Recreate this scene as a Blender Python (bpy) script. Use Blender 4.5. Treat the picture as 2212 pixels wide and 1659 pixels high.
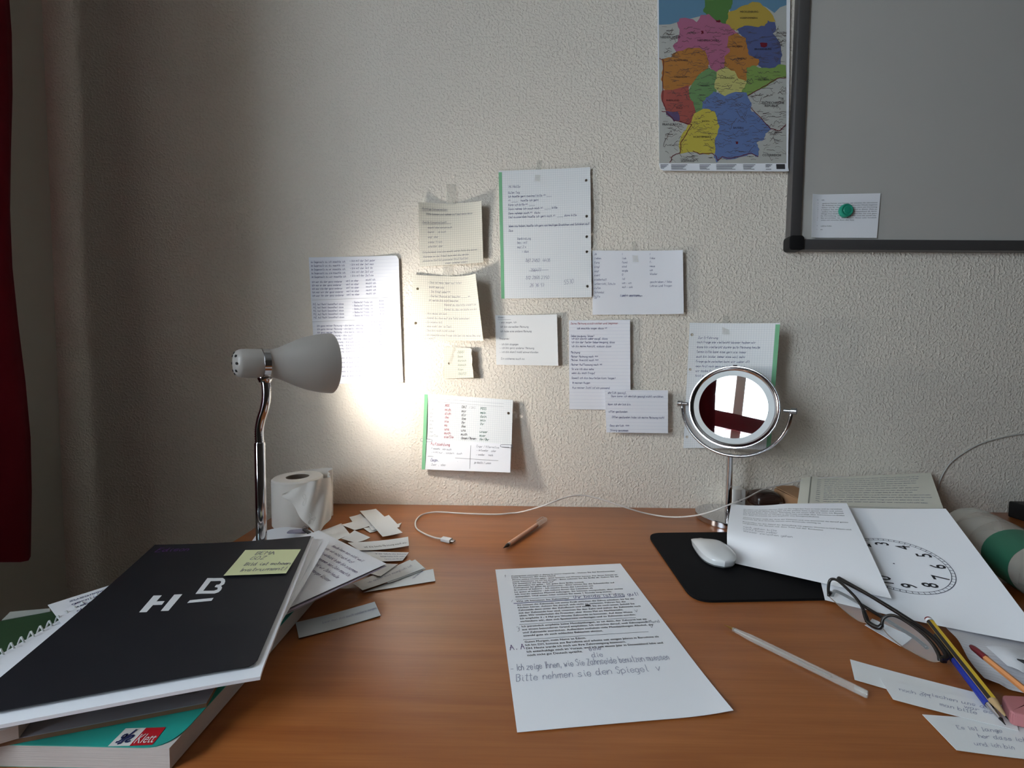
import bpy, bmesh, math, random
from mathutils import Vector, Matrix
from mathutils.geometry import delaunay_2d_cdt

for o in list(bpy.data.objects): bpy.data.objects.remove(o)
S = bpy.context.scene
COL = S.collection
V3 = Vector
Z0 = 0.74                       # desk top above the floor; shapes are written with z = 0 at the desk top

# ------------------------------------------------------------------ camera
CAMP = V3((0.0, -0.9597, 0.3348)); FPX = 878.13
PITCH, YAW, ROLL = 0.0458, -0.0120, -0.0091
cy, sy, cp, sp = math.cos(YAW), math.sin(YAW), math.cos(PITCH), math.sin(PITCH)
FW = V3((sy*cp, cy*cp, -sp)); RT = V3((cy, -sy, 0)); DN = FW.cross(RT)
cr, sr = math.cos(ROLL), math.sin(ROLL)
RT, DN = RT*cr + DN*sr, DN*cr - RT*sr
cam = bpy.data.cameras.new('camera'); camo = bpy.data.objects.new('camera', cam); COL.objects.link(camo)
cam.sensor_width = 36.0; cam.lens = FPX/2212*36.0; cam.clip_start = 0.02
m = Matrix((RT, -DN, -FW)).transposed().to_4x4(); m.translation = CAMP + V3((0, 0, Z0)); camo.matrix_world = m
S.camera = camo

# ------------------------------------------------------------------ sky, exposure
w = bpy.data.worlds.new('overcast_sky'); S.world = w; w.use_nodes = True
bg = w.node_tree.nodes['Background']; bg.inputs[0].default_value = (0.74, 0.87, 1.0, 1); bg.inputs[1].default_value = 17.5
S.view_settings.view_transform = 'Standard'; S.view_settings.look = 'None'
S.view_settings.exposure = 0.25; S.view_settings.gamma = 1.0; S.view_settings.use_curve_mapping = False
LAMP_POWER = 195.0

XL, XR, YF, ZC = -1.10, 2.90, -3.70, 1.86      # room: left wall, right wall, rear wall, ceiling (desk frame)
WY0, WY1, WZ0, WZ1 = -1.90, -0.70, 0.14, 1.46  # window opening in the left wall
po = bpy.data.lights.new('window_portal', 'AREA'); po.shape = 'RECTANGLE'; po.size = WZ1-WZ0; po.size_y = WY1-WY0
po.cycles.is_portal = True
poo = bpy.data.objects.new('window_portal', po); COL.objects.link(poo)
poo.location = (XL-0.02, (WY0+WY1)/2, (WZ0+WZ1)/2+Z0); poo.rotation_euler = (0, -math.pi/2, 0)

# ------------------------------------------------------------------ points on real surfaces
def ray(x, y): return RT*((x-1106)/FPX) + DN*((y-829.5)/FPX) + FW
def D(x, y, h=0.0):
    r = ray(x, y); return CAMP + r*((h-CAMP.z)/r.z)          # on a plane h above the desk
def W(x, y, d=0.0):
    r = ray(x, y); return CAMP + r*((-d-CAMP.y)/r.y)         # on a plane d in front of the back wall
def onplane(x, y, p, n):
    r = ray(x, y); return CAMP + r*((p-CAMP).dot(n)/r.dot(n))

# ------------------------------------------------------------------ materials
def lin(c): return tuple(((v/255)/12.92 if v/255 <= .04045 else ((v/255+.055)/1.055)**2.4) for v in c) + (1,)
MATS = {}
def mat(name, rgb, rough=.6, metal=0.0, spec=.5, **k):
    if name in MATS: return MATS[name]
    mt = bpy.data.materials.new(name); mt.use_nodes = True
    b = mt.node_tree.nodes['Principled BSDF']
    b.inputs['Base Color'].default_value = lin(rgb); b.inputs['Roughness'].default_value = rough
    b.inputs['Metallic'].default_value = metal; b.inputs['Specular IOR Level'].default_value = spec
    for kk, v in k.items(): b.inputs[kk.replace('_', ' ')].default_value = v
    MATS[name] = mt; return mt
def nodes(mt): return mt.node_tree.nodes, mt.node_tree.links, mt.node_tree.nodes['Principled BSDF']
def mth(N, L, op, a, b=None):
    n = N.new('ShaderNodeMath'); n.operation = op
    for i, v in enumerate((a, b)):
        if v is None: continue
        if isinstance(v, (int, float)): n.inputs[i].default_value = v
        else: L.new(v, n.inputs[i])
    return n.outputs[0]
def noise_bump(mt, scale, strength, dist, detail=3, ramp=None, stretch=None):
    N, L, b = nodes(mt)
    g = N.new('ShaderNodeNewGeometry'); nz = N.new('ShaderNodeTexNoise')
    nz.inputs['Scale'].default_value = scale; nz.inputs['Detail'].default_value = detail
    src = g.outputs['Position']
    if stretch:
        mp = N.new('ShaderNodeMapping'); mp.inputs['Scale'].default_value = stretch; L.new(src, mp.inputs[0]); src = mp.outputs[0]
    L.new(src, nz.inputs['Vector']); h = nz.outputs['Fac']
    if ramp:
        r = N.new('ShaderNodeValToRGB'); r.color_ramp.elements[0].position = ramp[0]; r.color_ramp.elements[1].position = ramp[1]
        L.new(h, r.inputs[0]); h = r.outputs[0]
    bu = N.new('ShaderNodeBump'); bu.inputs['Strength'].default_value = strength; bu.inputs['Distance'].default_value = dist
    L.new(h, bu.inputs['Height']); 
    if b.inputs['Normal'].links: L.new(b.inputs['Normal'].links[0].from_socket, bu.inputs['Normal'])
    L.new(bu.outputs[0], b.inputs['Normal']); return h
def see_through(name, rgb, fac, rough=.08):
    mt = mat(name, rgb, rough); N, L, b = nodes(mt); out = N['Material Output']
    t = N.new('ShaderNodeBsdfTransparent'); mx = N.new('ShaderNodeMixShader'); mx.inputs[0].default_value = fac
    L.new(t.outputs[0], mx.inputs[1]); L.new(b.outputs[0], mx.inputs[2]); L.new(mx.outputs[0], out.inputs[0]); return mt
def ruled(name, rgb, line, px, py, width=.09, strength=.55):
    mt = mat(name, rgb, .9, 0, .2); N, L, b = nodes(mt)
    uv = N.new('ShaderNodeUVMap'); s = N.new('ShaderNodeSeparateXYZ'); L.new(uv.outputs[0], s.inputs[0])
    f = None
    for o, p in ((0, px), (1, py)):
        if not p: continue
        k = mth(N, L, 'LESS_THAN', mth(N, L, 'FRACT', mth(N, L, 'MULTIPLY', s.outputs[o], 1/p)), width)
        f = k if f is None else mth(N, L, 'MAXIMUM', f, k)
    mx = N.new('ShaderNodeMix'); mx.data_type = 'RGBA'
    L.new(mth(N, L, 'MULTIPLY', f, strength), mx.inputs[0]); mx.inputs[6].default_value = lin(rgb); mx.inputs[7].default_value = lin(line)
    L.new(mx.outputs[2], b.inputs['Base Color']); return mt

M_wall = mat('woodchip_wallpaper', (236, 227, 213), .85, 0, .25)
noise_bump(M_wall, 185, .8, .0015, 2.0, (.46, .72)); noise_bump(M_wall, 480, .25, .0004, 2)
M_plain = mat('painted_plaster', (206, 202, 190), .9, 0, .2)
M_ceiling = mat('ceiling_paint', (168, 164, 156), .9, 0, .2)
M_floor = mat('floor_laminate', (84, 60, 42), .5)
M_rear = mat('rear_wall_paint', (84, 74, 66), .9, 0, .2)

def wood(name, a, bcol, c):
    mt = mat(name, a, .31, 0, .62); N, L, b = nodes(mt)
    g = N.new('ShaderNodeNewGeometry'); mp = N.new('ShaderNodeMapping'); mp.inputs['Scale'].default_value = (1.6, 26, 26)
    L.new(g.outputs['Position'], mp.inputs[0])
    n1 = N.new('ShaderNodeTexNoise'); n1.inputs['Scale'].default_value = 2.2; n1.inputs['Detail'].default_value = 5; n1.inputs['Distortion'].default_value = .4
    L.new(mp.outputs[0], n1.inputs['Vector'])
    mp2 = N.new('ShaderNodeMapping'); mp2.inputs['Scale'].default_value = (6, 260, 260); L.new(g.outputs['Position'], mp2.inputs[0])
    n2 = N.new('ShaderNodeTexNoise'); n2.inputs['Scale'].default_value = 2.0; n2.inputs['Detail'].default_value = 3; L.new(mp2.outputs[0], n2.inputs['Vector'])
    r = N.new('ShaderNodeValToRGB'); e = r.color_ramp.elements
    e[0].position = .28; e[0].color = lin(bcol); e[1].position = .72; e[1].color = lin(c); k = e.new(.5); k.color = lin(a)
    f = mth(N, L, 'ADD', mth(N, L, 'MULTIPLY', n1.outputs['Fac'], .7), mth(N, L, 'MULTIPLY', n2.outputs['Fac'], .3))
    L.new(f, r.inputs[0]); L.new(r.outputs[0], b.inputs['Base Color'])
    bu = N.new('ShaderNodeBump'); bu.inputs['Strength'].default_value = .12; bu.inputs['Distance'].default_value = .0004
    L.new(n2.outputs['Fac'], bu.inputs['Height']); L.new(bu.outputs[0], b.inputs['Normal'])
    return mt
M_desk = wood('cherry_desk_laminate', (156, 92, 45), (139, 76, 35), (171, 105, 55))

M_paper = mat('white_paper', (242, 243, 247), .9, 0, .2)
M_paper2 = mat('paper_slip_white', (238, 239, 238), .9, 0, .2)
M_print = mat('paper_bright', (246, 247, 250), .9, 0, .2)
M_cream = mat('cream_paper', (226, 222, 200), .9, 0, .2)
M_karo = ruled('squared_cream_paper', (224, 219, 204), (140, 138, 130), .005, .005)
M_karo2 = ruled('squared_white_paper', (240, 242, 242), (180, 190, 198), .005, .005, .09, .45)
M_lined = ruled('lined_white_paper', (240, 241, 246), (180, 187, 210), 0, .008, .05, .5)
M_green = mat('green_margin_print', (128, 190, 146), .8)
M_blue_ink = mat('blue_ink', (62, 66, 120), .7)
M_pencil_ink = mat('grey_pencil_mark', (118, 118, 128), .7)
M_faint_ink = mat('faint_pencil_mark', (158, 160, 178), .7)
M_black_ink = mat('black_ink', (30, 30, 34), .7)
M_red_ink = mat('red_ink', (165, 50, 70), .7)
M_green_ink = mat('green_ink', (45, 95, 80), .7)
M_violet_ink = mat('violet_ink', (96, 66, 120), .6)
M_chrome = mat('chrome', (205, 205, 208), .09, 1.0)
M_chrome_dull = mat('brushed_chrome', (165, 165, 165), .28, 1.0)
M_steel = mat('steel_wire', (150, 150, 155), .3, 1.0)
M_lampw = mat('lamp_white_enamel', (186, 180, 173), .35)
M_dark = mat('dark_hole', (25, 25, 28), .6)
M_black = mat('black_plastic', (14, 14, 15), .45)
M_whitep = mat('white_plastic', (232, 232, 232), .3)
M_tape = see_through('clear_tape', (225, 224, 214), .16, .25)
M_lens = see_through('lens_glass', (235, 240, 240), .10, .02)
M_clear = see_through('clear_plastic', (225, 222, 214), .28, .10)

# ------------------------------------------------------------------ object helpers
ORG = {}
def tag(o, label=None, cat=None, group=None, kind=None):
    if label: o['label'] = label
    if cat: o['category'] = cat
    if group: o['group'] = group
    if kind: o['kind'] = kind
    return o
def thing(name, base, label=None, cat=None, group=None, kind=None):
    o = bpy.data.objects.new(name, None); o.empty_display_size = .02; COL.objects.link(o)
    b = V3(base) + V3((0, 0, Z0)); o.location = b; ORG[o.name] = b
    return tag(o, label, cat, group, kind)
def mk(name, verts, faces, mats, parent=None, smooth=False, fm=None, uv=None, label=None, cat=None, group=None, kind=None, base=None):
    if not isinstance(mats, (list, tuple)): mats = [mats]
    vs = [V3(v) + V3((0, 0, Z0)) for v in verts]
    if parent is not None: org = ORG[parent.name]
    elif base is not None: org = V3(base) + V3((0, 0, Z0))
    else:
        lo = [min(v[i] for v in vs) for i in range(3)]; hi = [max(v[i] for v in vs) for i in range(3)]
        org = V3(((lo[0]+hi[0])/2, (lo[1]+hi[1])/2, lo[2]))
    me = bpy.data.meshes.new(name); me.from_pydata([tuple(v-org) for v in vs], [], faces)
    for mt in mats: me.materials.append(mt)
    if fm: me.polygons.foreach_set('material_index', fm)
    if smooth: me.polygons.foreach_set('use_smooth', [True]*len(me.polygons))
    if uv:
        ul = me.uv_layers.new(name='UVMap')
        for l in me.loops: ul.data[l.index].uv = uv[l.vertex_index]
    me.validate(); me.update()
    o = bpy.data.objects.new(name, me); COL.objects.link(o)
    if parent is not None: o.parent = parent
    else: o.location = org
    ORG[o.name] = org
    return tag(o, label, cat, group, kind)

class G:                                    # collects faces for one mesh
    def __init__(s): s.v = []; s.f = []; s.m = []
    def add(s, v, f, mi=0):
        n = len(s.v); s.v += [V3(p) for p in v]; s.f += [tuple(i+n for i in q) for q in f]; s.m += [mi]*len(f); return s
    def box(s, a, b, mi=0):
        x0, y0, z0 = a; x1, y1, z1 = b
        return s.add([(x0,y0,z0),(x1,y0,z0),(x1,y1,z0),(x0,y1,z0),(x0,y0,z1),(x1,y0,z1),(x1,y1,z1),(x0,y1,z1)],
                     [(0,3,2,1),(4,5,6,7),(0,1,5,4),(1,2,6,5),(2,3,7,6),(3,0,4,7)], mi)
    def prism(s, pts, ext, mi=0):            # polygon pts (counter-clockwise from above), extruded by ext
        n = len(pts); e = V3(ext)
        v = [V3(p) for p in pts] + [V3(p)+e for p in pts]
        f = [tuple(range(n)), tuple(range(2*n-1, n-1, -1))] + [(i, n+i, n+(i+1) % n, (i+1) % n) for i in range(n)]
        return s.add(v, f, mi)
    def lathe(s, prof, org, ax, seg=32, mi=0, close=False):
        ax = V3(ax).normalized(); a = ax.orthogonal().normalized(); b = ax.cross(a); org = V3(org)
        v = []; f = []
        for t, r in prof:
            for k in range(seg):
                an = 2*math.pi*k/seg; v.append(org + ax*t + (a*math.cos(an)+b*math.sin(an))*max(r, 1e-5))
        n = len(prof)
        for i in range(n-1 if not close else n):
            j = (i+1) % n
            for k in range(seg):
                k2 = (k+1) % seg; f.append((i*seg+k, i*seg+k2, j*seg+k2, j*seg+k))
        return s.add(v, f, mi)
    def tube(s, pts, r, seg=8, mi=0, closed=False):
        pts = [V3(p) for p in pts]; n = len(pts)
        rr = r if isinstance(r, (list, tuple)) else [r]*n
        v = []; f = []; up = None
        for i, p in enumerate(pts):
            if closed: t = (pts[(i+1) % n]-pts[i-1]).normalized()
            else: t = (pts[min(i+1, n-1)]-pts[max(i-1, 0)]).normalized()
            if up is None: up = t.orthogonal().normalized()
            up = (up - t*up.dot(t)).normalized(); q = t.cross(up)
            for k in range(seg):
                an = 2*math.pi*k/seg; v.append(p + (up*math.cos(an)+q*math.sin(an))*rr[i])
        for i in range(n if closed else n-1):
            j = (i+1) % n
            for k in range(seg): f.append((i*seg+k, i*seg+(k+1) % seg, j*seg+(k+1) % seg, j*seg+k))
        if not closed: f += [tuple(range(seg-1, -1, -1)), tuple((n-1)*seg+k for k in range(seg))]
        return s.add(v, f, mi)
    def build(s, name, mats, parent=None, smooth=False, **k):
        return mk(name, s.v, s.f, mats, parent, smooth, s.m if isinstance(mats, (list, tuple)) and len(mats) > 1 else None, **k)
def auto(o, ang=35):
    me = o.data; me.polygons.foreach_set('use_smooth', [True]*len(me.polygons)); me.set_sharp_from_angle(angle=math.radians(ang)); return o
def bevel(o, w, seg=2):
    bm = bmesh.new(); bm.from_mesh(o.data)
    bmesh.ops.bevel(bm, geom=bm.edges[:], offset=w, segments=seg, affect='EDGES', profile=.6); bm.to_mesh(o.data); bm.free(); return auto(o)
def spline(pts, n=8):
    pts = [V3(p) for p in pts]; out = []
    for i in range(len(pts)-1):
        p0 = pts[max(i-1, 0)]; p1 = pts[i]; p2 = pts[i+1]; p3 = pts[min(i+2, len(pts)-1)]
        for k in range(n):
            t = k/n; out.append(.5*((2*p1)+(p2-p0)*t+(2*p0-5*p1+4*p2-p3)*t*t+(3*p1-p0-3*p2+p3)*t**3))
    out.append(pts[-1]); return out
def rounded(pts, r, seg=6):                 # 2D polygon with rounded corners; r one number or one per corner
    out = []; n = len(pts)
    for i in range(n):
        p = V3(pts[i]); a = V3(pts[i-1]); b = V3(pts[(i+1) % n]); rr = r[i] if isinstance(r, (list, tuple)) else r
        if rr <= 0: out.append(p); continue
        u = (a-p).normalized()*rr; w_ = (b-p).normalized()*rr
        for k in range(seg+1):
            t = k/seg; out.append((p+u)*(1-t)**2 + p*2*t*(1-t) + (p+w_)*t*t)
    return out

# ------------------------------------------------------------------ sheets of paper
def inpoly(x, y, poly):
    c = False; j = len(poly)-1
    for i in range(len(poly)):
        xi, yi = poly[i]; xj, yj = poly[j]
        if (yi > y) != (yj > y) and x < (xj-xi)*(y-yi)/(yj-yi)+xi: c = not c
        j = i
    return c
class Sheet:
    def __init__(s, q, bump=None, th=.0003):
        s.q = [V3(p) for p in q]; s.b = bump; s.th = th
        s.n = (s.q[1]-s.q[0]).cross(s.q[0]-s.q[3]).normalized()
        s.W = ((s.q[1]-s.q[0]).length+(s.q[2]-s.q[3]).length)/2; s.H = ((s.q[3]-s.q[0]).length+(s.q[2]-s.q[1]).length)/2
    def __call__(s, u, v, off=0.0):
        a, b, c, d = s.q
        p = a*((1-u)*(1-v)) + b*(u*(1-v)) + c*(u*v) + d*((1-u)*v)
        return p + s.n*((s.b(u, v) if s.b else 0) + off)
def sheet(name, q, mt, bump=None, outline=None, holes=(), n=14, th=.0003, parent=None, label=None, cat=None, group=None, base=None, off=0.0):
    sh = Sheet(q, bump, th)
    out = outline or [(0, 0), (1, 0), (1, 1), (0, 1)]
    nx = n; ny = max(2, int(n*sh.H/max(sh.W, 1e-4))); ny = min(ny, 60)
    dense = []
    for i in range(len(out)):
        a = out[i]; b = out[(i+1) % len(out)]; k = max(1, int(round(max(abs(a[0]-b[0])*nx, abs(a[1]-b[1])*ny))))
        dense += [(a[0]+(b[0]-a[0])*t/k, a[1]+(b[1]-a[1])*t/k) for t in range(k)]
    P = list(dense); E = [(i, (i+1) % len(dense)) for i in range(len(dense))]
    hp = []
    for hu, hv, hr in holes:
        c = [(hu+math.cos(k*math.pi/5)*hr/sh.W, hv+math.sin(k*math.pi/5)*hr/sh.H) for k in range(10)]
        b0 = len(P); P += c; E += [(b0+k, b0+(k+1) % 10) for k in range(10)]; hp.append(c)
    if bump or holes:
        for i in range(1, nx):
            for j in range(1, ny):
                x, y = i/nx, j/ny
                if not inpoly(x, y, out): continue
                if any(abs(x-hu)*sh.W < hr*1.4 and abs(y-hv)*sh.H < hr*1.4 for hu, hv, hr in holes): continue
                P.append((x, y))
    r = delaunay_2d_cdt([V3((p[0], p[1])).to_2d() if False else Vector((p[0], p[1])) for p in P], E, [], 0, 1e-6)
    pv = [tuple(p) for p in r[0]]; T = []
    for f in r[2]:
        cx = sum(pv[i][0] for i in f)/len(f); cy_ = sum(pv[i][1] for i in f)/len(f)
        if inpoly(cx, cy_, out) and not any(inpoly(cx, cy_, h) for h in hp): T.append(tuple(f))
    cnt = {}
    for f in T:
        for i in range(3):
            e = (f[i], f[(i+1) % 3]); cnt[e] = 1
    nv = len(pv)
    vs = [sh(u, v, off+th/2) for u, v in pv] + [sh(u, v, off-th/2) for u, v in pv]
    # v runs down, so flip to face outward
    F = [(a, c, b) for a, b, c in T] + [(a+nv, b+nv, c+nv) for a, b, c in T]
    for (a, b) in cnt:
        if (b, a) not in cnt: F.append((a, b, b+nv, a+nv))
    uv = [(u*sh.W, (1-v)*sh.H) for u, v in pv]*2
    o = mk(name, vs, F, mt, parent, bool(bump), None, uv, label, cat, group, None, base)
    if bump: auto(o, 40)
    sh.o = o; sh.off = off; return sh
def patch(sh, name, quads, mt, off=.0003, parent=None):      # flat print lying on a sheet: polygons in uv
    g = G()
    for qd in quads: g.add([sh(u, v, sh.off+sh.th/2+off) for u, v in qd], [tuple(range(len(qd)))[::-1]])
    return g.build(name, mt, parent or sh.o)

# single-stroke hand lettering: x 0..4, y 0..9, base line 2, small letters to 6
GL = dict(a='36160503122234 363342', b='0902 0416263533221203', c='3526160503122233', d='3526160503122234 393342', e='04343526160503122233',
 f='3829191812 0626', g='3526160503122234 36312010', h='0902 0416263532', i='161322 1718', j='16111001 1718', k='0902 360432', l='19131222',
 m='0602 0516262522 2536464542', n='0602 0416263532', o='160503122233352616', p='0600 0516263533221203', q='3526160503122234 3630', r='0602 04152636',
 s='35261605142433221203', t='19131222 0727', u='0603122234 363342', v='061236', w='0612253246', x='0632 3602', y='0603122234 36312010', z='06360232',
 A='021942 0535', B='0902 0929382616 2635332202', C='3829190703122233', D='0902 092937342202', E='39090232 0626', F='390902 0626',
 G='38291907031222343626', H='0902 3932 0636', I='1912', J='3933221203', K='0902 390632', L='090232', M='0209264942', N='02093239',
 O='190703122234372919', P='0902 092938362505', Q='190703122234372919 2441', R='0902 092938362505 2532', S='3829190807263534221203', T='0939 1912',
 U='090312223339', V='091239', W='0912253249', X='0932 3902', Y='0915 391512', Z='09390232')
GL.update({'0': GL['O'], '1': '071912', '2': '08192938370232', '3': '0919383626 2635332212 03', '4': '190434 3732', '5': '39090616263533221203',
 '6': '3829070312223335261604', '7': '093912', '8': '1908263533221203051628 2919', '9': '36251608192938 363222', '.': '1213', ',': '1311', '-': '0434',
 ':': '1314 1617', '/': '0239', '!': '1914 1213', '?': '0819293825 14 1213', '(': '291614 22', ')': '092624 12', '_': '0141', '"': '0807 1817', '*': '0636 1824 2814',
 '+': '0434 1626', '=': '0535 0333', 'ß': '0208192937 2635332212', 'v': '061236', '~': '04152435', '|': '1911', '>': '063402'})
for b_, u_ in zip('aouAOU', 'äöüÄÖÜ'): GL[u_] = GL[b_] + (' 0708 2728' if b_.islower() else ' 0809 3839')
def strokes(text, rng=None, slant=.12, j=.28):
    out = []; x = 0
    for ch in text:
        if ch == ' ': x += 3.0; continue
        if ch not in GL: x += 2; continue
        mx = 0; dy = rng.uniform(-.3, .3) if rng else 0; sx = rng.uniform(.85, 1.15) if rng else 1
        for st in GL[ch].split():
            pl = []
            for k in range(0, len(st)-1, 2):
                a, b = int(st[k]), int(st[k+1]); mx = max(mx, a)
                if rng: a += rng.uniform(-j, j); b += rng.uniform(-j, j)
                b = b-2+dy; pl.append((x+a*sx+b*slant, b))
            if len(pl) > 1: out.append(pl)
        x += mx*sx + 1.25
    return out, x
def write(sh, lines, mt, name='handwriting', width=.00045, seed=1, parent=None, rot=0.0, maxu=.985):
    """lines: (u, v, x_height_in_m, text[, slope]) on the sheet"""
    rng = random.Random(seed); g = G(); off = sh.off+sh.th/2+.0003
    for ln in lines:
        u0, v0, size, text = ln[:4]; slope = ln[4] if len(ln) > 4 else 0
        st, wd = strokes(text, rng); k = size/4
        if u0 + wd*k/sh.W > maxu and slope == 0: kx = (maxu-u0)*sh.W/wd
        else: kx = k
        for pl in st:
            P = [(a*kx, b*k + a*kx*slope) for a, b in pl]
            for (x0, y0), (x1, y1) in zip(P, P[1:]):
                dx, dy = x1-x0, y1-y0; l = math.hypot(dx, dy)
                if l < 1e-6: continue
                px, py = -dy/l*width/2, dx/l*width/2; ex, ey = dx/l*width*.3, dy/l*width*.3
                qd = [(x0-ex+px, y0-ey+py), (x0-ex-px, y0-ey-py), (x1+ex-px, y1+ey-py), (x1+ex+px, y1+ey+py)]
                g.add([sh(u0+a/sh.W, v0-b/sh.H, off) for a, b in qd], [(0, 1, 2, 3)])
    if g.v: return g.build(name, mt, parent or sh.o, kind='stuff')
def rules(sh, segs, mt, name='ruled_line', width=.0005):
    g = G(); off = sh.off+sh.th/2+.00025
    for (u0, v0, u1, v1) in segs:
        dx, dy = (u1-u0)*sh.W, (v1-v0)*sh.H; l = math.hypot(dx, dy); px, py = -dy/l*width/2/sh.W, dx/l*width/2/sh.H
        k = max(1, int(l/.02))
        for i in range(k):
            a, b = i/k, (i+1)/k; A = (u0+(u1-u0)*a, v0+(v1-v0)*a); B = (u0+(u1-u0)*b, v0+(v1-v0)*b)
            g.add([sh(A[0]+px, A[1]+py, off), sh(A[0]-px, A[1]-py, off), sh(B[0]-px, B[1]-py, off), sh(B[0]+px, B[1]+py, off)], [(3, 2, 1, 0), ])
    return g.build(name, mt, sh.o, kind='stuff')
FC = {}
def font_mesh(text):
    if text in FC: return FC[text]
    cu = bpy.data.curves.new('lettering', 'FONT'); cu.body = text; cu.size = 1; cu.resolution_u = 2
    ob = bpy.data.objects.new('lettering', cu); me = ob.to_mesh()
    r = ([(v.co.x, v.co.y) for v in me.vertices], [tuple(p.vertices) for p in me.polygons])
    ob.to_mesh_clear(); bpy.data.objects.remove(ob); bpy.data.curves.remove(cu); FC[text] = r; return r
def printed(sh, lines, mt, name='printed_text', parent=None, bold=0.0):
    """lines: (u, v, size_m, text[, width_m]) upright type"""
    g = G(); off = sh.off+sh.th/2+getattr(sh, 'lift', .0003)
    for ln in lines:
        u0, v0, size, text = ln[:4]; vs, fs = font_mesh(text)
        if not vs: continue
        w0 = max(a for a, b in vs); kx = (ln[4]/w0) if len(ln) > 4 else size
        g.add([sh(u0+a*kx/sh.W, v0-b*size/sh.H, off) for a, b in vs], fs)
        if bold: g.add([sh(u0+(a*kx+bold)/sh.W, v0-b*size/sh.H, off+.00005) for a, b in vs], fs)
    return g.build(name, mt, parent or sh.o, kind='stuff')
WORDS = ('ich bin der Meinung dass wir sie das nicht haben mehr gern weil auch heute noch immer eine gute Frage sehr oft sagen kann man '
         'vielleicht morgen wieder kommen zusammen Wasser Zahn Arzt Termin bitte danke moechte gehen ueber unter zwischen leider').split()
def babble(rng, n): 
    return ' '.join(rng.choice(WORDS) for _ in range(n))

# ================================================================== the room
g = G(); g.box((XL-.3, 0, -Z0), (XR+.2, .2, ZC)); g.build('wall_back', M_wall, kind='structure', label='white woodchip wallpaper wall behind the desk')
g = G()
g.box((XL-.30, YF, -Z0), (XL, WY0, ZC)); g.box((XL-.30, WY1, -Z0), (XL, 0, ZC)); g.box((XL-.30, WY0, -Z0), (XL, WY1, WZ0)); g.box((XL-.30, WY0, WZ1), (XL, WY1, ZC))
g.build('wall_left', M_plain, kind='structure', label='plain left wall with the window opening')
g = G(); g.box((XR, YF, -Z0), (XR+.2, 0, ZC)); g.build('wall_right', M_rear, kind='structure')
g = G(); g.box((XL-.3, YF-.2, -Z0), (XR+.2, YF, ZC)); g.build('wall_rear', M_rear, kind='structure')
g = G(); g.box((XL-.3, YF-.2, -Z0-.1), (XR+.2, .2, -Z0)); g.build('floor', M_floor, kind='structure')
g = G(); g.box((XL-.3, YF-.2, ZC), (XR+.2, .2, ZC+.1)); g.build('ceiling', M_ceiling, kind='structure')
g = G(); g.box((XL-.3, -.012, -Z0), (XR, 0, -Z0+.06)); g.build('baseboard_back', M_whitep, kind='structure')

# window: burgundy frame set back in the thick wall
M_bur = mat('burgundy_paint', (112, 24, 38), .5); M_wframe = mat('window_white_paint', (222, 218, 208), .5)
M_pane = see_through('window_glass', (240, 245, 245), .04, .02)
win = thing('window_1', ((XL-.26), (WY0+WY1)/2, WZ0), 'casement window with burgundy transom in the left wall', None, kind='structure')
fx0, fx1 = XL-.27, XL-.20; zt = WZ0+.40; ym = (WY0+WY1)/2
for a, b, mm, nm in (((fx0, WY0, WZ0), (fx1, WY0+.06, WZ1), M_wframe, 'window_frame'), ((fx0, WY1-.06, WZ0), (fx1, WY1, WZ1), M_wframe, 'window_frame'),
                     ((fx0, WY0+.06, WZ1-.07), (fx1, WY1-.06, WZ1), M_wframe, 'window_frame'), ((fx0, WY0+.06, WZ0), (fx1, WY1-.06, WZ0+.06), M_wframe, 'window_frame'),
                     ((fx0-.01, WY0+.06, zt-.05), (fx1+.02, WY1-.06, zt+.06), M_bur, 'transom'), ((fx0, ym-.035, WZ0+.06), (fx1, ym+.035, zt-.05), M_wframe, 'mullion'),
                     ((fx0, ym-.035, zt+.06), (fx1, ym+.035, WZ1-.07), M_wframe, 'mullion')):
    g = G(); g.box(a, b); g.build(nm, mm, win)
for ya, yb in ((WY0+.06, ym-.035), (ym+.035, WY1-.06)):
    for za, zb in ((WZ0+.06, zt-.05), (zt+.06, WZ1-.07)):
        g = G(); g.box((XL-.242, ya, za), (XL-.238, yb, zb)); g.build('pane', M_pane, win)
g = G(); g.box((XL-.20, WY0+.005, WZ0), (XL+.08, WY1-.005, WZ0+.025)); g.build('window_sill', M_bur, win)

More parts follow.
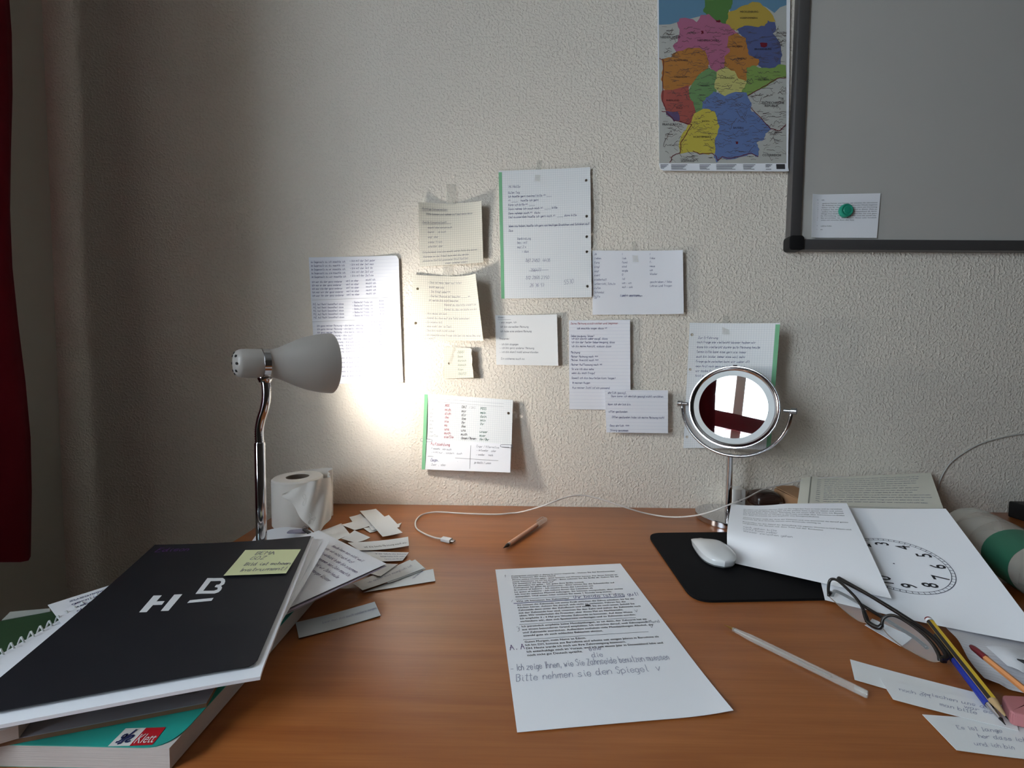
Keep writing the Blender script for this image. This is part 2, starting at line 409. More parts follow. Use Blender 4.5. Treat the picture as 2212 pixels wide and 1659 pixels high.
# ================================================================== curtains
M_curt = mat('burgundy_curtain_cloth', (104, 12, 28), .9, 0, .2)
def curtain(y0, y1, label, folds):
    c = thing('curtain', (-1.02, (y0+y1)/2, -.06), label, 'curtain', 'burgundy window curtains')
    g = G(); nu, nv = folds*10, 14; vs = []
    for s_ in (0, 1):
        for j in range(nv+1):
            z = -.055 + (1.563+.055)*j/nv
            for i in range(nu+1):
                t = i/nu; gather = 1 - .10*(j/nv)
                y = y0 + (y1-y0)*t*gather + .006*math.sin(j*.9+i)
                x = -1.02 + .026*math.sin(t*folds*2*math.pi) + .004*math.sin(j*.8) + (.0015 if s_ else -.0015)
                zz = z - (.022*math.sin(t*folds*2*math.pi+1.2) if j == 0 else 0)
                vs.append((x, y, zz))
    nn = (nu+1)*(nv+1); f = []
    for j in range(nv):
        for i in range(nu):
            a = j*(nu+1)+i; f += [(a, a+1, a+nu+2, a+nu+1), (nn+a, nn+a+nu+1, nn+a+nu+2, nn+a+1)]
    for i in range(nu): f += [(i, nn+i, nn+i+1, i+1)]; b = nv*(nu+1)+i; f += [(b, b+1, nn+b+1, nn+b)]
    for j in range(nv):
        a = j*(nu+1); f += [(a, a+nu+1, nn+a+nu+1, nn+a)]; a += nu; f += [(a, nn+a, nn+a+nu+1, a+nu+1)]
    g.add(vs, f); auto(g.build('cloth', M_curt, c), 60)
    for k in range(folds+1):
        g = G(); y = y0 + (y1-y0)*.9*k/folds
        g.tube([(-1.02+.02*math.cos(a*math.pi/6), y, 1.585+.02*math.sin(a*math.pi/6)) for a in range(12)], .0025, 6, closed=True); g.build('curtain_ring', M_chrome_dull, c)
    return c
curtain(-.135, -1.0, 'burgundy curtain hanging at the left edge near the corner', 4)
curtain(-2.50, -1.95, 'burgundy curtain on the far side of the window behind the viewer', 4)
g = G(); g.tube([(-1.02, -2.55, 1.585), (-1.02, -.08, 1.585)], .011, 12)
rod = g.build('curtain_rod', M_chrome_dull, smooth=True, label='metal curtain rod above the window', cat='curtain rod')
for y in (-2.53, -.105):
    g = G(); g.box((XL, y-.008, 1.578), (-1.02, y+.008, 1.592)); g.build('rod_bracket', M_chrome_dull, rod)
# burgundy valance over the window
g = G(); g.box((XL+.001, WY0-.05, WZ1-.02), (XL+.03, WY1+.05, WZ1+.13)); v_ = g.build('valance', M_bur, label='burgundy board above the window', cat='valance'); bevel(v_, .004)

# ================================================================== desk
desk = thing('desk', (.28, -.4, -Z0), 'long cherry-brown laminate desk against the woodchip wall', 'desk')
g = G(); g.box((-.53, -.80, -.028), (1.30, -.004, 0)); t_ = g.build('desk_top', M_desk, desk); bevel(t_, .0015, 2)
for x in (-.50, 1.22):
    for y in (-.77, -.08):
        g = G(); g.box((x, y, -Z0), (x+.05, y+.05, -.028)); g.build('leg', M_chrome_dull, desk)
g = G(); g.box((-.45, -.075, -.10), (1.22, -.055, -.028)); g.build('apron', M_desk, desk)

# ================================================================== sheets taped to the wall
def wallsheet(name, px, d, mt, label, cat='note', n=14, **k):
    """px: four corners; d(u, v): distance of the paper from the wall"""
    cs = ((0, 0), (1, 0), (1, 1), (0, 1)); dc = [d(*c) for c in cs]
    q = [W(x, y, dd) for (x, y), dd in zip(px, dc)]
    def b(u, v): return d(u, v) - (dc[0]*(1-u)*(1-v)+dc[1]*u*(1-v)+dc[2]*u*v+dc[3]*(1-u)*v)
    return sheet(name, q, mt, b, n=n, label=label, cat=cat, group='paper notes taped to the wall', **k)
def tape(sh, quad, d0, d1):
    q = [W(x, y, dd) for (x, y), dd in zip(quad, (d0, d0, d1, d1))]
    return sheet('tape_strip', q, M_tape, lambda u, v: .0006*math.sin(v*9), n=4, th=.0001, parent=sh.o)
G5 = .00135
# --- lined sheet behind the lamp
s = wallsheet('handwritten_sheet', [(667, 556), (861, 551), (871, 826), (684, 830)], lambda u, v: .0022+.007*u**7*(1-.5*v)+.002*abs(math.sin(3*v)), M_lined,
              'lined sheet of dense blue handwriting behind the lamp shade', outline=[(0, 0), (.93, 0), (.975, .004), (1, .03), (1, 1), (0, 1)])
L_ = []
a5 = 'ich du er sie wir ihr man jeder'.split()
for i in range(5): L_ += [(.02, .045+i*.029, .0026, 'Im Gegensatz zu %s moechte ich' % a5[i]), (.45, .04+i*.029, .0026, '+ bin mit der Zeit %s' % a5[-i-1])]
for i in range(5): L_ += [(.02, .20+i*.027, .0025, 'Ich war %s der ganz anderer' % a5[i+1]), (.40, .195+i*.027, .0025, 'weil es aber'), (.62, .19+i*.027, .0025, 'macht ich')]
for i in range(5): L_ += [(.02, .375+i*.026, .0024, 'M.E. hat Recht Gesamtheit dass'), (.46, .365+i*.026, .0024, '+ Bedeutet finde ich'), (.76, .355+i*.026, .0024, 'dass')]
for i in range(5): L_ += [(.05, .545+i*.026, .0025, 'Ich ganz meiner Meinung + die beste Loesung' if i < 3 else 'ganz anderer Meinung + das auch'), (.66, .52+i*.026, .0025, 'das stimmt so')]
for i in range(4): L_ += [(.25, .675+i*.025, .0024, 'meinung + die kann auch vorstellen oder sagen')]
for i in range(5): L_ += [(.30, .80+i*.036, .0024, 'was ist das Schoenste nach mir')]
write(s, L_, M_blue_ink, seed=3, width=.0005); rules(s, [(0.01, .335, .9, .325), (.0, .505, .95, .49)], M_pencil_ink)
# --- squared note, upper
s = wallsheet('squared_note', [(904, 436), (1040, 434), (1044, 567), (907, 576)], lambda u, v: .003+(.020*(2*u-1)**2)*(1-v)**1.2+.012*u**2*v, M_karo,
              'squared cream note with curled top corners, topmost on the left', 'note')
write(s, [(.05, .11, .0026, 'Richtige Konversation:'), (.11, .19, .0024, 'Bitte kommen und nehmen auf bestimmte Weise'), (.05, .32, .0026, 'Zweite Konversation**'), (.13, .40, .0024, 'moecht das warum auch'),
          (.13, .47, .0024, 'koennt     ob auch'), (.13, .55, .0024, 'sagt  aber'), (.13, .63, .0024, 'wieder frisch'), (.13, .70, .0024, 'scheiden  aber'), (.05, .79, .0024, 'Entscheidend sind die sowohl woran falls die davon'),
          (.05, .86, .0024, 'Interesse an der Arbeit muss man die werden'), (.05, .925, .0024, 'passieren Konflikt passieren Streit Konflikt'), (.40, .98, .0022, 'wieder zwischen unsern')], M_pencil_ink, seed=5)
rules(s, [(.05, .125, .44, .12), (.05, .335, .5, .33)], M_pencil_ink)
tape(s, [(964, 398), (985, 398), (985, 441), (964, 441)], .001, .006)
# --- squared note, lower, flaring
s = wallsheet('squared_note', [(893, 594), (1027, 591), (1044, 736), (884, 733)], lambda u, v: .003+(.006+.030*u)*(2*u-1)**2*(1-.35*v)+.012*u*v, M_karo,
              'squared cream note flaring wider at its bottom, two punched holes at left',
              outline=[(0, 0), (1, 0), (1, 1)]+[(1-k/26, 1+(.012 if k % 2 else -.006)) for k in range(1, 14)]+[(.40, .985), (.3, 1.0), (.18, .985), (0, 1)], holes=[(.075, .21, .0032), (.075, .745, .0032)])
write(s, [(.22, .12, .0027, '- Das ist mein "Idee" auf Tafel!'), (.24, .19, .0025, 'bleibt man uns'), (.24, .26, .0025, '- Sie fragt ueber***'), (.24, .33, .0025, '- Die hat Chancen mit besuchen _____ an.'), (.24, .395, .0025, 'Ich werde die nicht besuchen'),
          (.46, .46, .0025, 'Kannst du das bitte wiederholen!'), (.46, .53, .0025, 'Kannst du das von Woche wie das'), (.20, .60, .0025, '- Was muss ich tun!'), (.20, .67, .0025, '- Kannst du das auf die Tafel schreiben!'), (.20, .735, .0025, '- Es waere toll'),
          (.20, .80, .0025, '- Was sieht der im Text:'), (.20, .865, .0025, '- Das bin noch nicht sicher'), (.20, .935, .0025, '- Ich moechte eine Frage stellen! da meine Oma sagt'), (.2, .99, .0025, '~ - wohl?')], M_pencil_ink, seed=6)
tape(s, [(957, 566), (980, 562), (978, 598), (956, 596)], .001, .004)
# --- tiny note
s = wallsheet('squared_note', [(960, 749), (1019, 751), (1023, 816), (960, 818)], lambda u, v: .003+.016*u**2, M_karo,
              'smallest squared note, a torn scrap listing six words', outline=[(0, 0), (.93, .01), (1, .06), (.97, .2), (1, .4), (.97, .55), (1, .75), (1, 1), (0, 1)], holes=[(.16, .52, .003)], n=8)
write(s, [(.46, .19, .003, 'ZUERST'), (.46, .33, .003, 'Dann'), (.46, .46, .003, 'danach'), (.46, .60, .003, 'danach'), (.46, .75, .003, 'Also'), (.46, .89, .003, 'ZULETZT')], M_green_ink, seed=7)
tape(s, [(982, 744), (988, 746), (975, 785), (969, 783)], .005, .006)
# --- tall A4 with green margin at left
s = wallsheet('handwritten_sheet', [(1077, 369), (1275, 361), (1278, 642), (1083, 645)], lambda u, v: .0025+.004*u**3+.0025*math.sin(5*v)**2*u, M_karo2,
              'tall squared sheet with green left margin and crossed-out phone numbers', holes=[(.955, .10, .0032), (.955, .375, .0032), (.955, .53, .0032), (.955, .645, .0032), (.955, .915, .0032)])
patch(s, 'green_margin', [[(0, .012), (.036, .012), (.036, 1), (0, 1)]], M_green)
write(s, [(.11, .135, .0034, 'Hi Hallo'), (.10, .18, .0028, 'Guten Tag'), (.10, .21, .0028, 'Ich haette gern zweimal bitte *) ___'), (.10, .243, .0028, '*) ____   haette ich gern'), (.10, .275, .0028, 'Kann ich bitte *) ____'), (.10, .307, .0028, 'Dann nehme ich auch noch *)  ____ bitte'),
          (.10, .34, .0028, 'Dann nehmen auch *)  dazu'), (.10, .37, .0028, 'Und ausserdem haette ich gern noch *)  ____ dann bitte'), (.10, .44, .0028, 'Wenn sie haben, haette ich gern von heutigen Broetchen und Schinken auf'), (.10, .475, .0028, 'Das')], M_blue_ink, seed=8, width=.0005)
write(s, [(.19, .54, .003, 'Verbindung'), (.19, .57, .003, 'bez.: mit'), (.19, .605, .003, 'mal 2 x'), (.24, .64, .003, '+ das'), (.28, .715, .0042, '861 2480  4438'), (.33, .79, .004, '356477'), (.28, .85, .0042, '812 2868 2390'), (.32, .91, .0042, '26 36 93'), (.70, .895, .0055, '5530', .12)], M_blue_ink, seed=9)
rules(s, [(.31, .785, .53, .78)], M_blue_ink)
tape(s, [(1160, 347), (1171, 346), (1166, 392), (1154, 392)], .001, .004)
# --- landscape sheet
s = wallsheet('handwritten_sheet', [(1280, 541), (1475, 540), (1477, 678), (1280, 680)], lambda u, v: .003+.009*u**4+.0015*math.sin(22*u)**2*v, M_paper,
              'landscape word-list sheet with three faint columns, lower right of the tall sheet')
L_ = []
for i, (a, b, c) in enumerate((('Ja', 'I', 'I'), ('lieben', 'lieb', 'liebe'), ('fang', 'fand', 'f-'), ('singt', 'sind', 'neue'), ('sagt', 'sagte', 'um'), ('sieht', '0', 'Wieder'), ('wiederholt', 'ist', ''), ('unterricht, Schule', 'um - um', 'geschrieben / Uebe'), ('rufen', 'sah - sah', 'Lehren und fragen'), ('Schaedel', '', ''), ('hilfe', 'gehen gegangen', ''))):
    L_ += [(.02, .07+i*.066, .0027, a), (.33, .07+i*.064, .0027, b), (.64, .07+i*.062, .0027, c)]
L_ += [(.31, .72, .0028, 'Komm - von kommen'), (.02, .76, .0027, '**')]
write(s, L_, M_blue_ink, seed=10, width=.0004); tape(s, [(1365, 522), (1373, 520), (1379, 566), (1367, 566)], .001, .005)
# --- middle white note
s = wallsheet('handwritten_note', [(1070, 681), (1203, 679), (1206, 790), (1072, 788)], lambda u, v: .003+.010*u**3, M_paper2, 'plain white note with few lines, left of the tall narrow note')
write(s, [(.04, .06, .0028, 'Ideen:'), (.06, .16, .0026, '- was sagen, ich'), (.08, .25, .0026, 'Ich bin derselben Meinung'), (.08, .34, .0026, 'Ich habe eine andere Meinung'), (.06, .49, .0028, 'Anderen:'), (.06, .60, .0026, '- ich bin dagegen'), (.06, .675, .0026, '- ich bin ganz anderer Meinung'), (.06, .755, .0026, '- ich bin damit nicht einverstanden'), (.08, .89, .0026, 'Ein sicheres auch an')], M_pencil_ink, seed=11)
rules(s, [(.04, .09, .25, .09)], M_pencil_ink)
# --- narrow tall note
s = wallsheet('handwritten_note', [(1229, 692), (1361, 691), (1362, 886), (1230, 884)], lambda u, v: .003+.007*u**2, M_lined, 'tall narrow note of blue sentences under the landscape word list')
write(s, [(.03, .045, .0027, 'Deine Meinung ausdruecken und beginnen')], M_red_ink, seed=12)
write(s, [(.13, .10, .0027, 'ich moechte sagen dass **'), (.03, .185, .0027, 'Ueberzeugung (dass)'), (.04, .215, .0027, 'ich bin davon ueberzeugt, dass'), (.04, .255, .0027, 'ich bin der festen Ueberzeugung, dass'), (.04, .30, .0027, 'ich bin meine Ansicht, sodass dass'), (.03, .37, .003, 'Meinung'), (.03, .415, .0027, 'Meiner Meinung nach ***'), (.03, .455, .0027, 'Meiner Ansicht nach ***'),
          (.03, .505, .0027, 'Meiner Auffassung nach **'), (.04, .555, .0027, 'So wie ich das sehe'), (.04, .60, .0027, 'wenn du mich fragst'), (.04, .655, .0027, 'Soweit ich das beurteilen kann (sagen)'), (.05, .71, .0027, 'In meinen Augen'), (.05, .765, .0027, 'Aus meiner Sicht ist ein passend')], M_blue_ink, seed=13, width=.0005)
# --- small landscape note overlapping it
s = wallsheet('handwritten_note', [(1306, 842), (1443, 843), (1443, 936), (1310, 934)], lambda u, v: .011+.006*u+.004*v*(1-u), M_lined, 'small landscape note overlapping the foot of the tall narrow note')
write(s, [(.05, .09, .0029, 'ehrlich gesagt,'), (.10, .17, .0027, 'Dann kann ich ehrlich gesagt nicht verstehen'), (.04, .36, .0027, 'Wenn ich ehrlich bin'), (.05, .53, .0027, 'offen gestanden'), (.10, .66, .0027, 'Offen gestanden habe ich meine Meinung nicht'), (.06, .86, .0027, 'Ganz ehrlich  ***'), (.06, .97, .0027, 'Streng genommen')], M_blue_ink, seed=14, width=.0005)
# --- pronoun table, folded sheet with clips
DJ = lambda u, v: .004+.030*u*(.45+.55*v)+.013*v**2
s = wallsheet('pronoun_table', [(917, 850), (1108, 864), (1103, 1021), (911, 1014)], DJ, M_karo2, 'landscape pronoun table sheet held by two paper clips, green left margin', 'note', holes=[(.955, .19, .0034)])
patch(s, 'green_margin', [[(0, .01), (.038, .01), (.038, 1), (0, 1)]], M_green)
fo = sheet('folded_flap', [s(0.045, .60), s(.995, .62), s(.995, .998), s(.045, .998)], M_paper, None, n=10, parent=s.o, off=.0011)
write(s, [(.24, .155, .0034, 'AKK')], M_red_ink, seed=15, width=.0006)
write(s, [(.24, .21+i*.052, .0034, t) for i, t in enumerate('mich dich ihn sie es uns euch sie/Sie'.split())], M_red_ink, seed=16, width=.0007)
write(s, [(.43, .16, .0034, 'DAT')] + [(.43, .215+i*.052, .0034, t) for i, t in enumerate('mir dir ihm ihr ihm uns euch ihnen/Ihnen'.split())], M_black_ink, seed=17, width=.0007)
write(s, [(.64, .165, .0034, 'POSS')] + [(.64, .22+i*.052, .0034, t) for i, t in enumerate('mein dein sein ihr - unser euer ihr/Ihr'.split())], M_green_ink, seed=18, width=.0007)
write(s, [(.07, .215+i*.05, .003, t) for i, t in enumerate('ich du er sie es wir ihr sie/Sie'.split())] + [(.51, .16, .003, '/ DAS')], M_pencil_ink, seed=19, width=.0003)
rules(s, [(.1, .06, .9, .06), (.1, .10, .9, .105)], M_pencil_ink, width=.0003)
write(fo, [(.05, .19, .0038, 'Aufzaehlung')], M_red_ink, seed=20, width=.0006)
write(fo, [(.06, .72, .0038, 'Gegensatz!')], M_blue_ink, seed=21, width=.0007)
write(fo, [(.06, .33, .0026, '* sowohl   als auch'), (.06, .45, .0026, '- nicht nur ,  sondern   auch'), (.60, .17, .0028, 'Enger / Alternative'), (.60, .30, .0027, '- entweder   oder'), (.60, .45, .0027, '- weder    noch'), (.22, .73, .0026, '/ zwar , aber'), (.07, .86, .0028, 'Zwar  ,  aber'), (.58, .73, .0027, 'je desto / umso')], M_pencil_ink, seed=22)
rules(fo, [(.53, .12, .53, .92), (.02, .56, .86, .60)], M_black_ink, width=.0006)
def clip(sh, u, v, ang, parent):
    g = G(); pts = []
    for (a, b) in ((.020, -.003), (0, -.0035), (-.003, 0), (0, .0035), (.022, .003), (.0245, .0), (.022, -.0022), (.004, -.0022)):
        ca, sa = math.cos(ang), math.sin(ang); x, y = a*ca-b*sa, a*sa+b*ca
        pts.append(sh(u+x/sh.W, v+y/sh.H, .0016))
    g.tube(spline(pts, 3), .0005, 6); return g.build('paper_clip', M_steel, smooth=True, parent=parent)
clip(s, -.012, .615, 0, s.o); clip(s, .995, .645, math.pi, s.o)
tape(s, [(988, 850), (993, 850), (997, 872), (992, 872)], .004, .009)
# --- sheet behind the mirror
s = wallsheet('handwritten_sheet', [(1490, 697), (1685, 698), (1664, 972), (1476, 968)], lambda u, v: .0025+.045*u**1.6, M_karo2,
              'squared sheet with green right margin, half hidden behind the round mirror', holes=[(.035, .095, .0034), (.035, .37, .0034), (.04, .91, .0034)])
patch(s, 'green_margin', [[(.955, .01), (1, .01), (1, 1), (.955, 1)]], M_green)
rng = random.Random(4)
write(s, [(.11, .125, .003, 'Zur Erfahrung')] + [(.10, .16+i*.038, .0029, babble(rng, 7)) for i in range(8)], M_blue_ink, seed=23, width=.0005, maxu=.93)
tape(s, [(1562, 682), (1573, 682), (1575, 722), (1560, 722)], .001, .02)

# ================================================================== map poster
pq = [W(1419, -90, .006), W(1708, -90, .006), W(1702, 372, .006), W(1424, 372, .006)]
s = sheet('map_poster', pq, M_print, lambda u, v: .0035*max(0, (v-.965)/.035)**2, n=30, outline=[(0, 0), (1, 0), (1, .998), (.97, 1), (.03, .995), (.006, .985), (0, .96)],
          label='colourful political map of Germany poster beside the whiteboard', cat='poster', th=.0006)
def cuv(x, y):                       # poster coordinates of a point of the map
    X = 1400+x/4.147; Y = y/4.147; t = (Y+90)/462
    l = 1419+5*t; r = 1708-6*t; return ((X-l)/(r-l), t)
def jag(poly, seed, amp=7, n=3):
    rg = random.Random(seed); out = []
    for i in range(len(poly)):
        a = poly[i]; b = poly[(i+1) % len(poly)]
        for k in range(n):
            t = k/n; j = amp if k else amp*.4
            out.append((a[0]+(b[0]-a[0])*t+rg.uniform(-j, j), a[1]+(b[1]-a[1])*t+rg.uniform(-j, j)))
    return out
def prn(name, polys, rgb, off, rough=.55, jg=True):
    return patch(s, name, [[cuv(*p) for p in (jag(q, i+len(q)) if jg else q)] for i, q in enumerate(polys)], mat(name+'_ink', rgb, rough), off)
prn('map_base', [[(94, -330), (1238, -330), (1238, 1462), (98, 1462)]], (186, 186, 178), .0002, jg=False)
prn('map_sea', [[(94, -330), (1238, -330), (1238, 40), (1180, 60), (1130, 110), (1060, 60), (960, 20), (860, 60), (740, 110), (720, 60), (560, 120), (460, 140), (300, 180), (200, 210), (96, 215)]], (98, 138, 164), .0004, jg=False)
REG = [('green_state', (84, 130, 62), [(480, -200), (760, -200), (750, 30), (715, 80), (720, 170), (690, 205), (640, 190), (590, 170), (550, 130), (500, 100), (520, 40)]),
 ('ochre_state', (190, 160, 62), [(730, 105), (800, 85), (870, 50), (930, 20), (1000, 30), (1070, 90), (1110, 140), (1135, 190), (1080, 190), (1030, 240), (950, 235), (870, 225), (800, 265), (750, 250), (705, 205), (725, 160)]),
 ('pink_state', (178, 100, 130), [(300, 160), (400, 170), (440, 200), (470, 140), (540, 130), (600, 185), (700, 215), (750, 260), (800, 290), (720, 320), (720, 400), (740, 470), (680, 520), (680, 590), (590, 635), (560, 590), (530, 540), (520, 460), (450, 430), (350, 440), (260, 460), (230, 400), (275, 360), (290, 260), (265, 200)]),
 ('blue_state', (82, 92, 140), [(800, 265), (870, 230), (960, 240), (1040, 235), (1070, 185), (1130, 200), (1140, 260), (1110, 300), (1170, 370), (1190, 480), (1180, 570), (1080, 610), (1020, 605), (980, 560), (970, 520), (890, 480), (880, 350), (830, 300)]),
 ('orange_state', (186, 122, 52), [(720, 330), (800, 300), (870, 345), (880, 430), (895, 490), (980, 520), (980, 570), (890, 600), (880, 715), (810, 690), (760, 630), (690, 590), (690, 500), (740, 460), (715, 400)]),
 ('orange_state', (186, 122, 52), [(125, 530), (215, 510), (225, 480), (350, 430), (450, 430), (500, 450), (540, 560), (520, 610), (450, 660), (400, 740), (340, 770), (220, 800), (150, 790), (120, 700), (140, 610)]),
 ('leaf_green_state', (110, 150, 92), [(540, 605), (600, 640), (620, 680), (600, 740), (600, 820), (550, 860), (490, 910), (480, 1000), (410, 1000), (400, 940), (365, 880), (380, 780), (450, 670)]),
 ('pale_yellow_state', (200, 194, 112), [(620, 640), (690, 595), (770, 640), (800, 700), (900, 720), (850, 780), (840, 830), (770, 820), (690, 860), (600, 780)]),
 ('lime_state', (128, 160, 78), [(890, 600), (960, 585), (1010, 610), (1120, 605), (1160, 575), (1220, 580), (1225, 690), (1160, 690), (1040, 770), (920, 830), (890, 850), (840, 820), (880, 750), (890, 700)]),
 ('red_state', (172, 84, 74), [(130, 810), (220, 805), (360, 760), (370, 880), (400, 930), (415, 1010), (390, 1110), (280, 1080), (270, 1040), (170, 990), (150, 940), (125, 880)]),
 ('purple_state', (98, 80, 118), [(165, 990), (260, 1000), (275, 1070), (230, 1075), (180, 1030)]),
 ('yellow_state', (202, 184, 68), [(520, 960), (580, 990), (610, 1010), (650, 1130), (620, 1220), (605, 1360), (540, 1375), (400, 1350), (290, 1370), (285, 1280), (320, 1180), (390, 1100), (410, 1020)]),
 ('slate_blue_state', (98, 122, 172), [(590, 820), (690, 860), (780, 825), (880, 830), (890, 880), (920, 920), (910, 980), (960, 1020), (1050, 1100), (1090, 1150), (1040, 1190), (1030, 1240), (960, 1270), (990, 1330), (980, 1400), (920, 1370), (850, 1390), (740, 1420), (650, 1400), (620, 1450), (590, 1400), (605, 1370), (610, 1230), (650, 1130), (610, 1010), (560, 980), (490, 970), (490, 910), (550, 860)])]
s.lift = .0013
def grow(p, k=9):
    cx_, cy2 = sum(a for a, b in p)/len(p), sum(b for a, b in p)/len(p)
    return [(a+k*(a-cx_)/math.hypot(a-cx_, b-cy2), b+k*(b-cy2)/math.hypot(a-cx_, b-cy2)) for a, b in p]
for i, (nm, c, p) in enumerate(REG): prn('map_'+nm, [grow(p)], tuple(int(.92*v+.08*sum(c)/3) for v in c), .0006+i*.00001)
prn('map_city_mark', [[(1000, 380), (1060, 375), (1065, 410), (1010, 415)], [(600, 172), (640, 170), (645, 195), (610, 196)], [(780, 1265), (805, 1262), (806, 1285), (782, 1286)], [(470, 275), (500, 272), (500, 295), (474, 296)]], (110, 20, 40), .0009)['kind'] = 'stuff'
rng = random.Random(11); g = G(); g2 = G()
def mapline(gg, pts, wd, off):
    for (a, b) in zip(pts, pts[1:]):
        dx, dy = b[0]-a[0], b[1]-a[1]; l = math.hypot(dx, dy) or 1; nx, ny = -dy/l*wd, dx/l*wd
        gg.add([s(*cuv(x, y), s.th/2+off) for x, y in ((a[0]-nx, a[1]-ny), (a[0]+nx, a[1]+ny), (b[0]+nx, b[1]+ny), (b[0]-nx, b[1]-ny))], [(0, 1, 2, 3)])
for k in range(620):                 # roads, rivers and tiny place names
    x, y = rng.uniform(120, 1210), rng.uniform(230, 1430); an = rng.choice((0, 0, 0, 1, 2, 4)); pts = [(x, y)]
    for i in range(rng.randint(3, 7)): pts.append((min(1230, pts[-1][0]+rng.uniform(4, 17)), pts[-1][1]+rng.uniform(-5, 5)*(1+an)))
    mapline(g, pts, rng.uniform(.8, 1.7), .0010)
g.build('map_roads', mat('map_road_ink', (92, 80, 78)), s.o, kind='stuff')
for pl in ([(280, 1370), (230, 1390), (200, 1410), (210, 1430), (190, 1455)], [(400, 1350), (460, 1380), (560, 1372), (600, 1390), (620, 1440), (660, 1400), (740, 1420), (850, 1392), (920, 1368), (985, 1402)], [(890, 850), (1000, 790), (1080, 740), (1150, 695), (1230, 690)], [(920, 960), (1050, 1100), (1090, 1150), (1180, 1165), (1230, 1110)], [(120, 990), (165, 1000), (230, 1075), (390, 1110), (290, 1280), (285, 1370)], [(100, 515), (140, 540), (125, 700), (130, 800), (125, 900), (160, 980)]):
    mapline(g2, jag(pl, 3, 5, 3)[:-3]+[pl[-1]], 3.0, .0011)
g2.build('map_border_line', mat('map_border_ink', (110, 40, 48)), s.o, kind='stuff')
kk = 1/4.147/FPX*.95
def mt_(x, y, size, text): u, v = cuv(x, y); return (u, v, size*kk, text)
printed(s, [mt_(105, 337, 26, 'NIEDERLANDE'), mt_(1150, 298, 26, 'POLEN'), mt_(1010, 925, 28, 'TSCHECHISCHE'), mt_(1040, 952, 28, 'REPUBLIK'), mt_(125, 1120, 28, 'FRANKREICH'), mt_(290, 1452, 28, 'SCHWEIZ'), mt_(1020, 1400, 28, 'ÖSTERREICH'),
            mt_(760, 1150, 24, 'BAYERN'), mt_(470, 768, 22, 'HESSEN'), mt_(640, 700, 22, 'THÜRINGEN'), mt_(980, 712, 22, 'SACHSEN'), mt_(440, 365, 24, 'NIEDERSACHSEN'), mt_(820, 165, 22, 'VORPOMMERN'), mt_(820, 110, 22, 'MECKLENBURG-'), mt_(750, 415, 20, 'SACHSEN-'), mt_(800, 525, 20, 'ANHALT'),
            mt_(480, 1088, 20, 'BADEN-'), mt_(400, 1232, 22, 'WÜRTTEMBERG'), mt_(950, 440, 20, 'BRANDENBURG'), mt_(230, 540, 20, 'NORDRHEIN-'), mt_(230, 690, 20, 'WESTFALEN'), mt_(160, 900, 20, 'RHEINLAND-'), mt_(250, 970, 20, 'PFALZ'), mt_(1165, 880, 24, 'Prag')], mat('map_print_ink', (52, 46, 52)), 'map_lettering')
g = G()
for k in range(5):
    for x0, x1 in ((110, 180), (205, 350), (460, 560), (610, 790), (850, 960), (1050, 1110)):
        if (k+x0) % 3 == 0 and k > 2: continue
        mapline(g, [(x0, 1476+k*11), (x1-(k*13 % 40), 1476+k*11)], 2.2, .0006)
g.build('map_legend', M_black_ink, s.o, kind='stuff')
prn('map_barcode', [[(1145, 1470), (1222, 1470), (1222, 1518), (1145, 1518)]], (60, 58, 60), .0006, jg=False)

# ================================================================== whiteboard
wb = thing('whiteboard', W(1960, 530, .01), 'grey-framed magnetic whiteboard at the top right of the wall', 'whiteboard')
M_board = mat('whiteboard_enamel', (190, 187, 180), .34, 0, .35); M_alu = mat('anodised_aluminium', (118, 116, 116), .42, .75); M_cap = mat('black_corner_cap', (18, 18, 20), .5)
bx0 = W(1706, 520, .018).x; bz0 = W(1800, 540, .018).z; bx1, bz1, rw = bx0+.90, bz0+.62, .024
g = G(); g.box((bx0+rw*.6, -.012, bz0+rw*.6), (bx1-rw*.6, -.004, bz1-rw*.6)); g.build('panel', M_board, wb)
for a, b in (((bx0, -.019, bz0+.004), (bx0+rw, -.001, bz1-.004)), ((bx1-rw, -.019, bz0+.004), (bx1, -.001, bz1-.004)), ((bx0+rw, -.019, bz0), (bx1-rw, -.001, bz0+rw)), ((bx0+rw, -.019, bz1-rw), (bx1-rw, -.001, bz1))):
    g = G(); g.box(a, b); bevel(g.build('frame_rail', M_alu, wb), .0025)
for x in (bx0-.004, bx1-.030):
    for z in (bz0-.002, bz1-.031):
        g = G(); pts = rounded([(x, 0, z), (x+.034, 0, z), (x+.034, 0, z+.033), (x, 0, z+.033)], .009); pts = [V3((p.x, -.023, p.z)) for p in pts]
        g.prism(pts, (0, .022, 0)); bevel(g.build('corner_cap', M_cap, wb), .002)
q = [W(1752, 421, .0135), W(1901, 418, .0135), W(1893, 514.5, .0145), W(1749, 514, .0145)]
s = sheet('printed_note', q, M_print, lambda u, v: .0045*max(0, .12-u)/.12+.0012, n=12, label='small printed letter held on the whiteboard by a green magnet', cat='note')
rng = random.Random(5); L_ = [(.08, .14, .0034, 'Liebe Gäste,')]
TT = ['Sehr geehrte Damen und Herren, wir möchten Sie informieren', 'dass die Arbeiten im Haus in der kommenden Woche beginnen', 'und bitten um Ihr Verständnis für den Lärm am Vormittag', 'Bitte halten Sie die Fenster zum Hof in dieser Zeit zu', 'und stellen Sie keine Fahrräder im Treppenhaus ab damit', 'die Wege frei bleiben. Bei Fragen wenden Sie sich gern', 'an die Verwaltung, die jeden Tag von neun bis zwölf Uhr', 'für Sie erreichbar ist. Wir danken Ihnen sehr herzlich']
L_ += [(.09, .22+i*.048, .0034, t, .875*s.W) for i, t in enumerate(TT)]
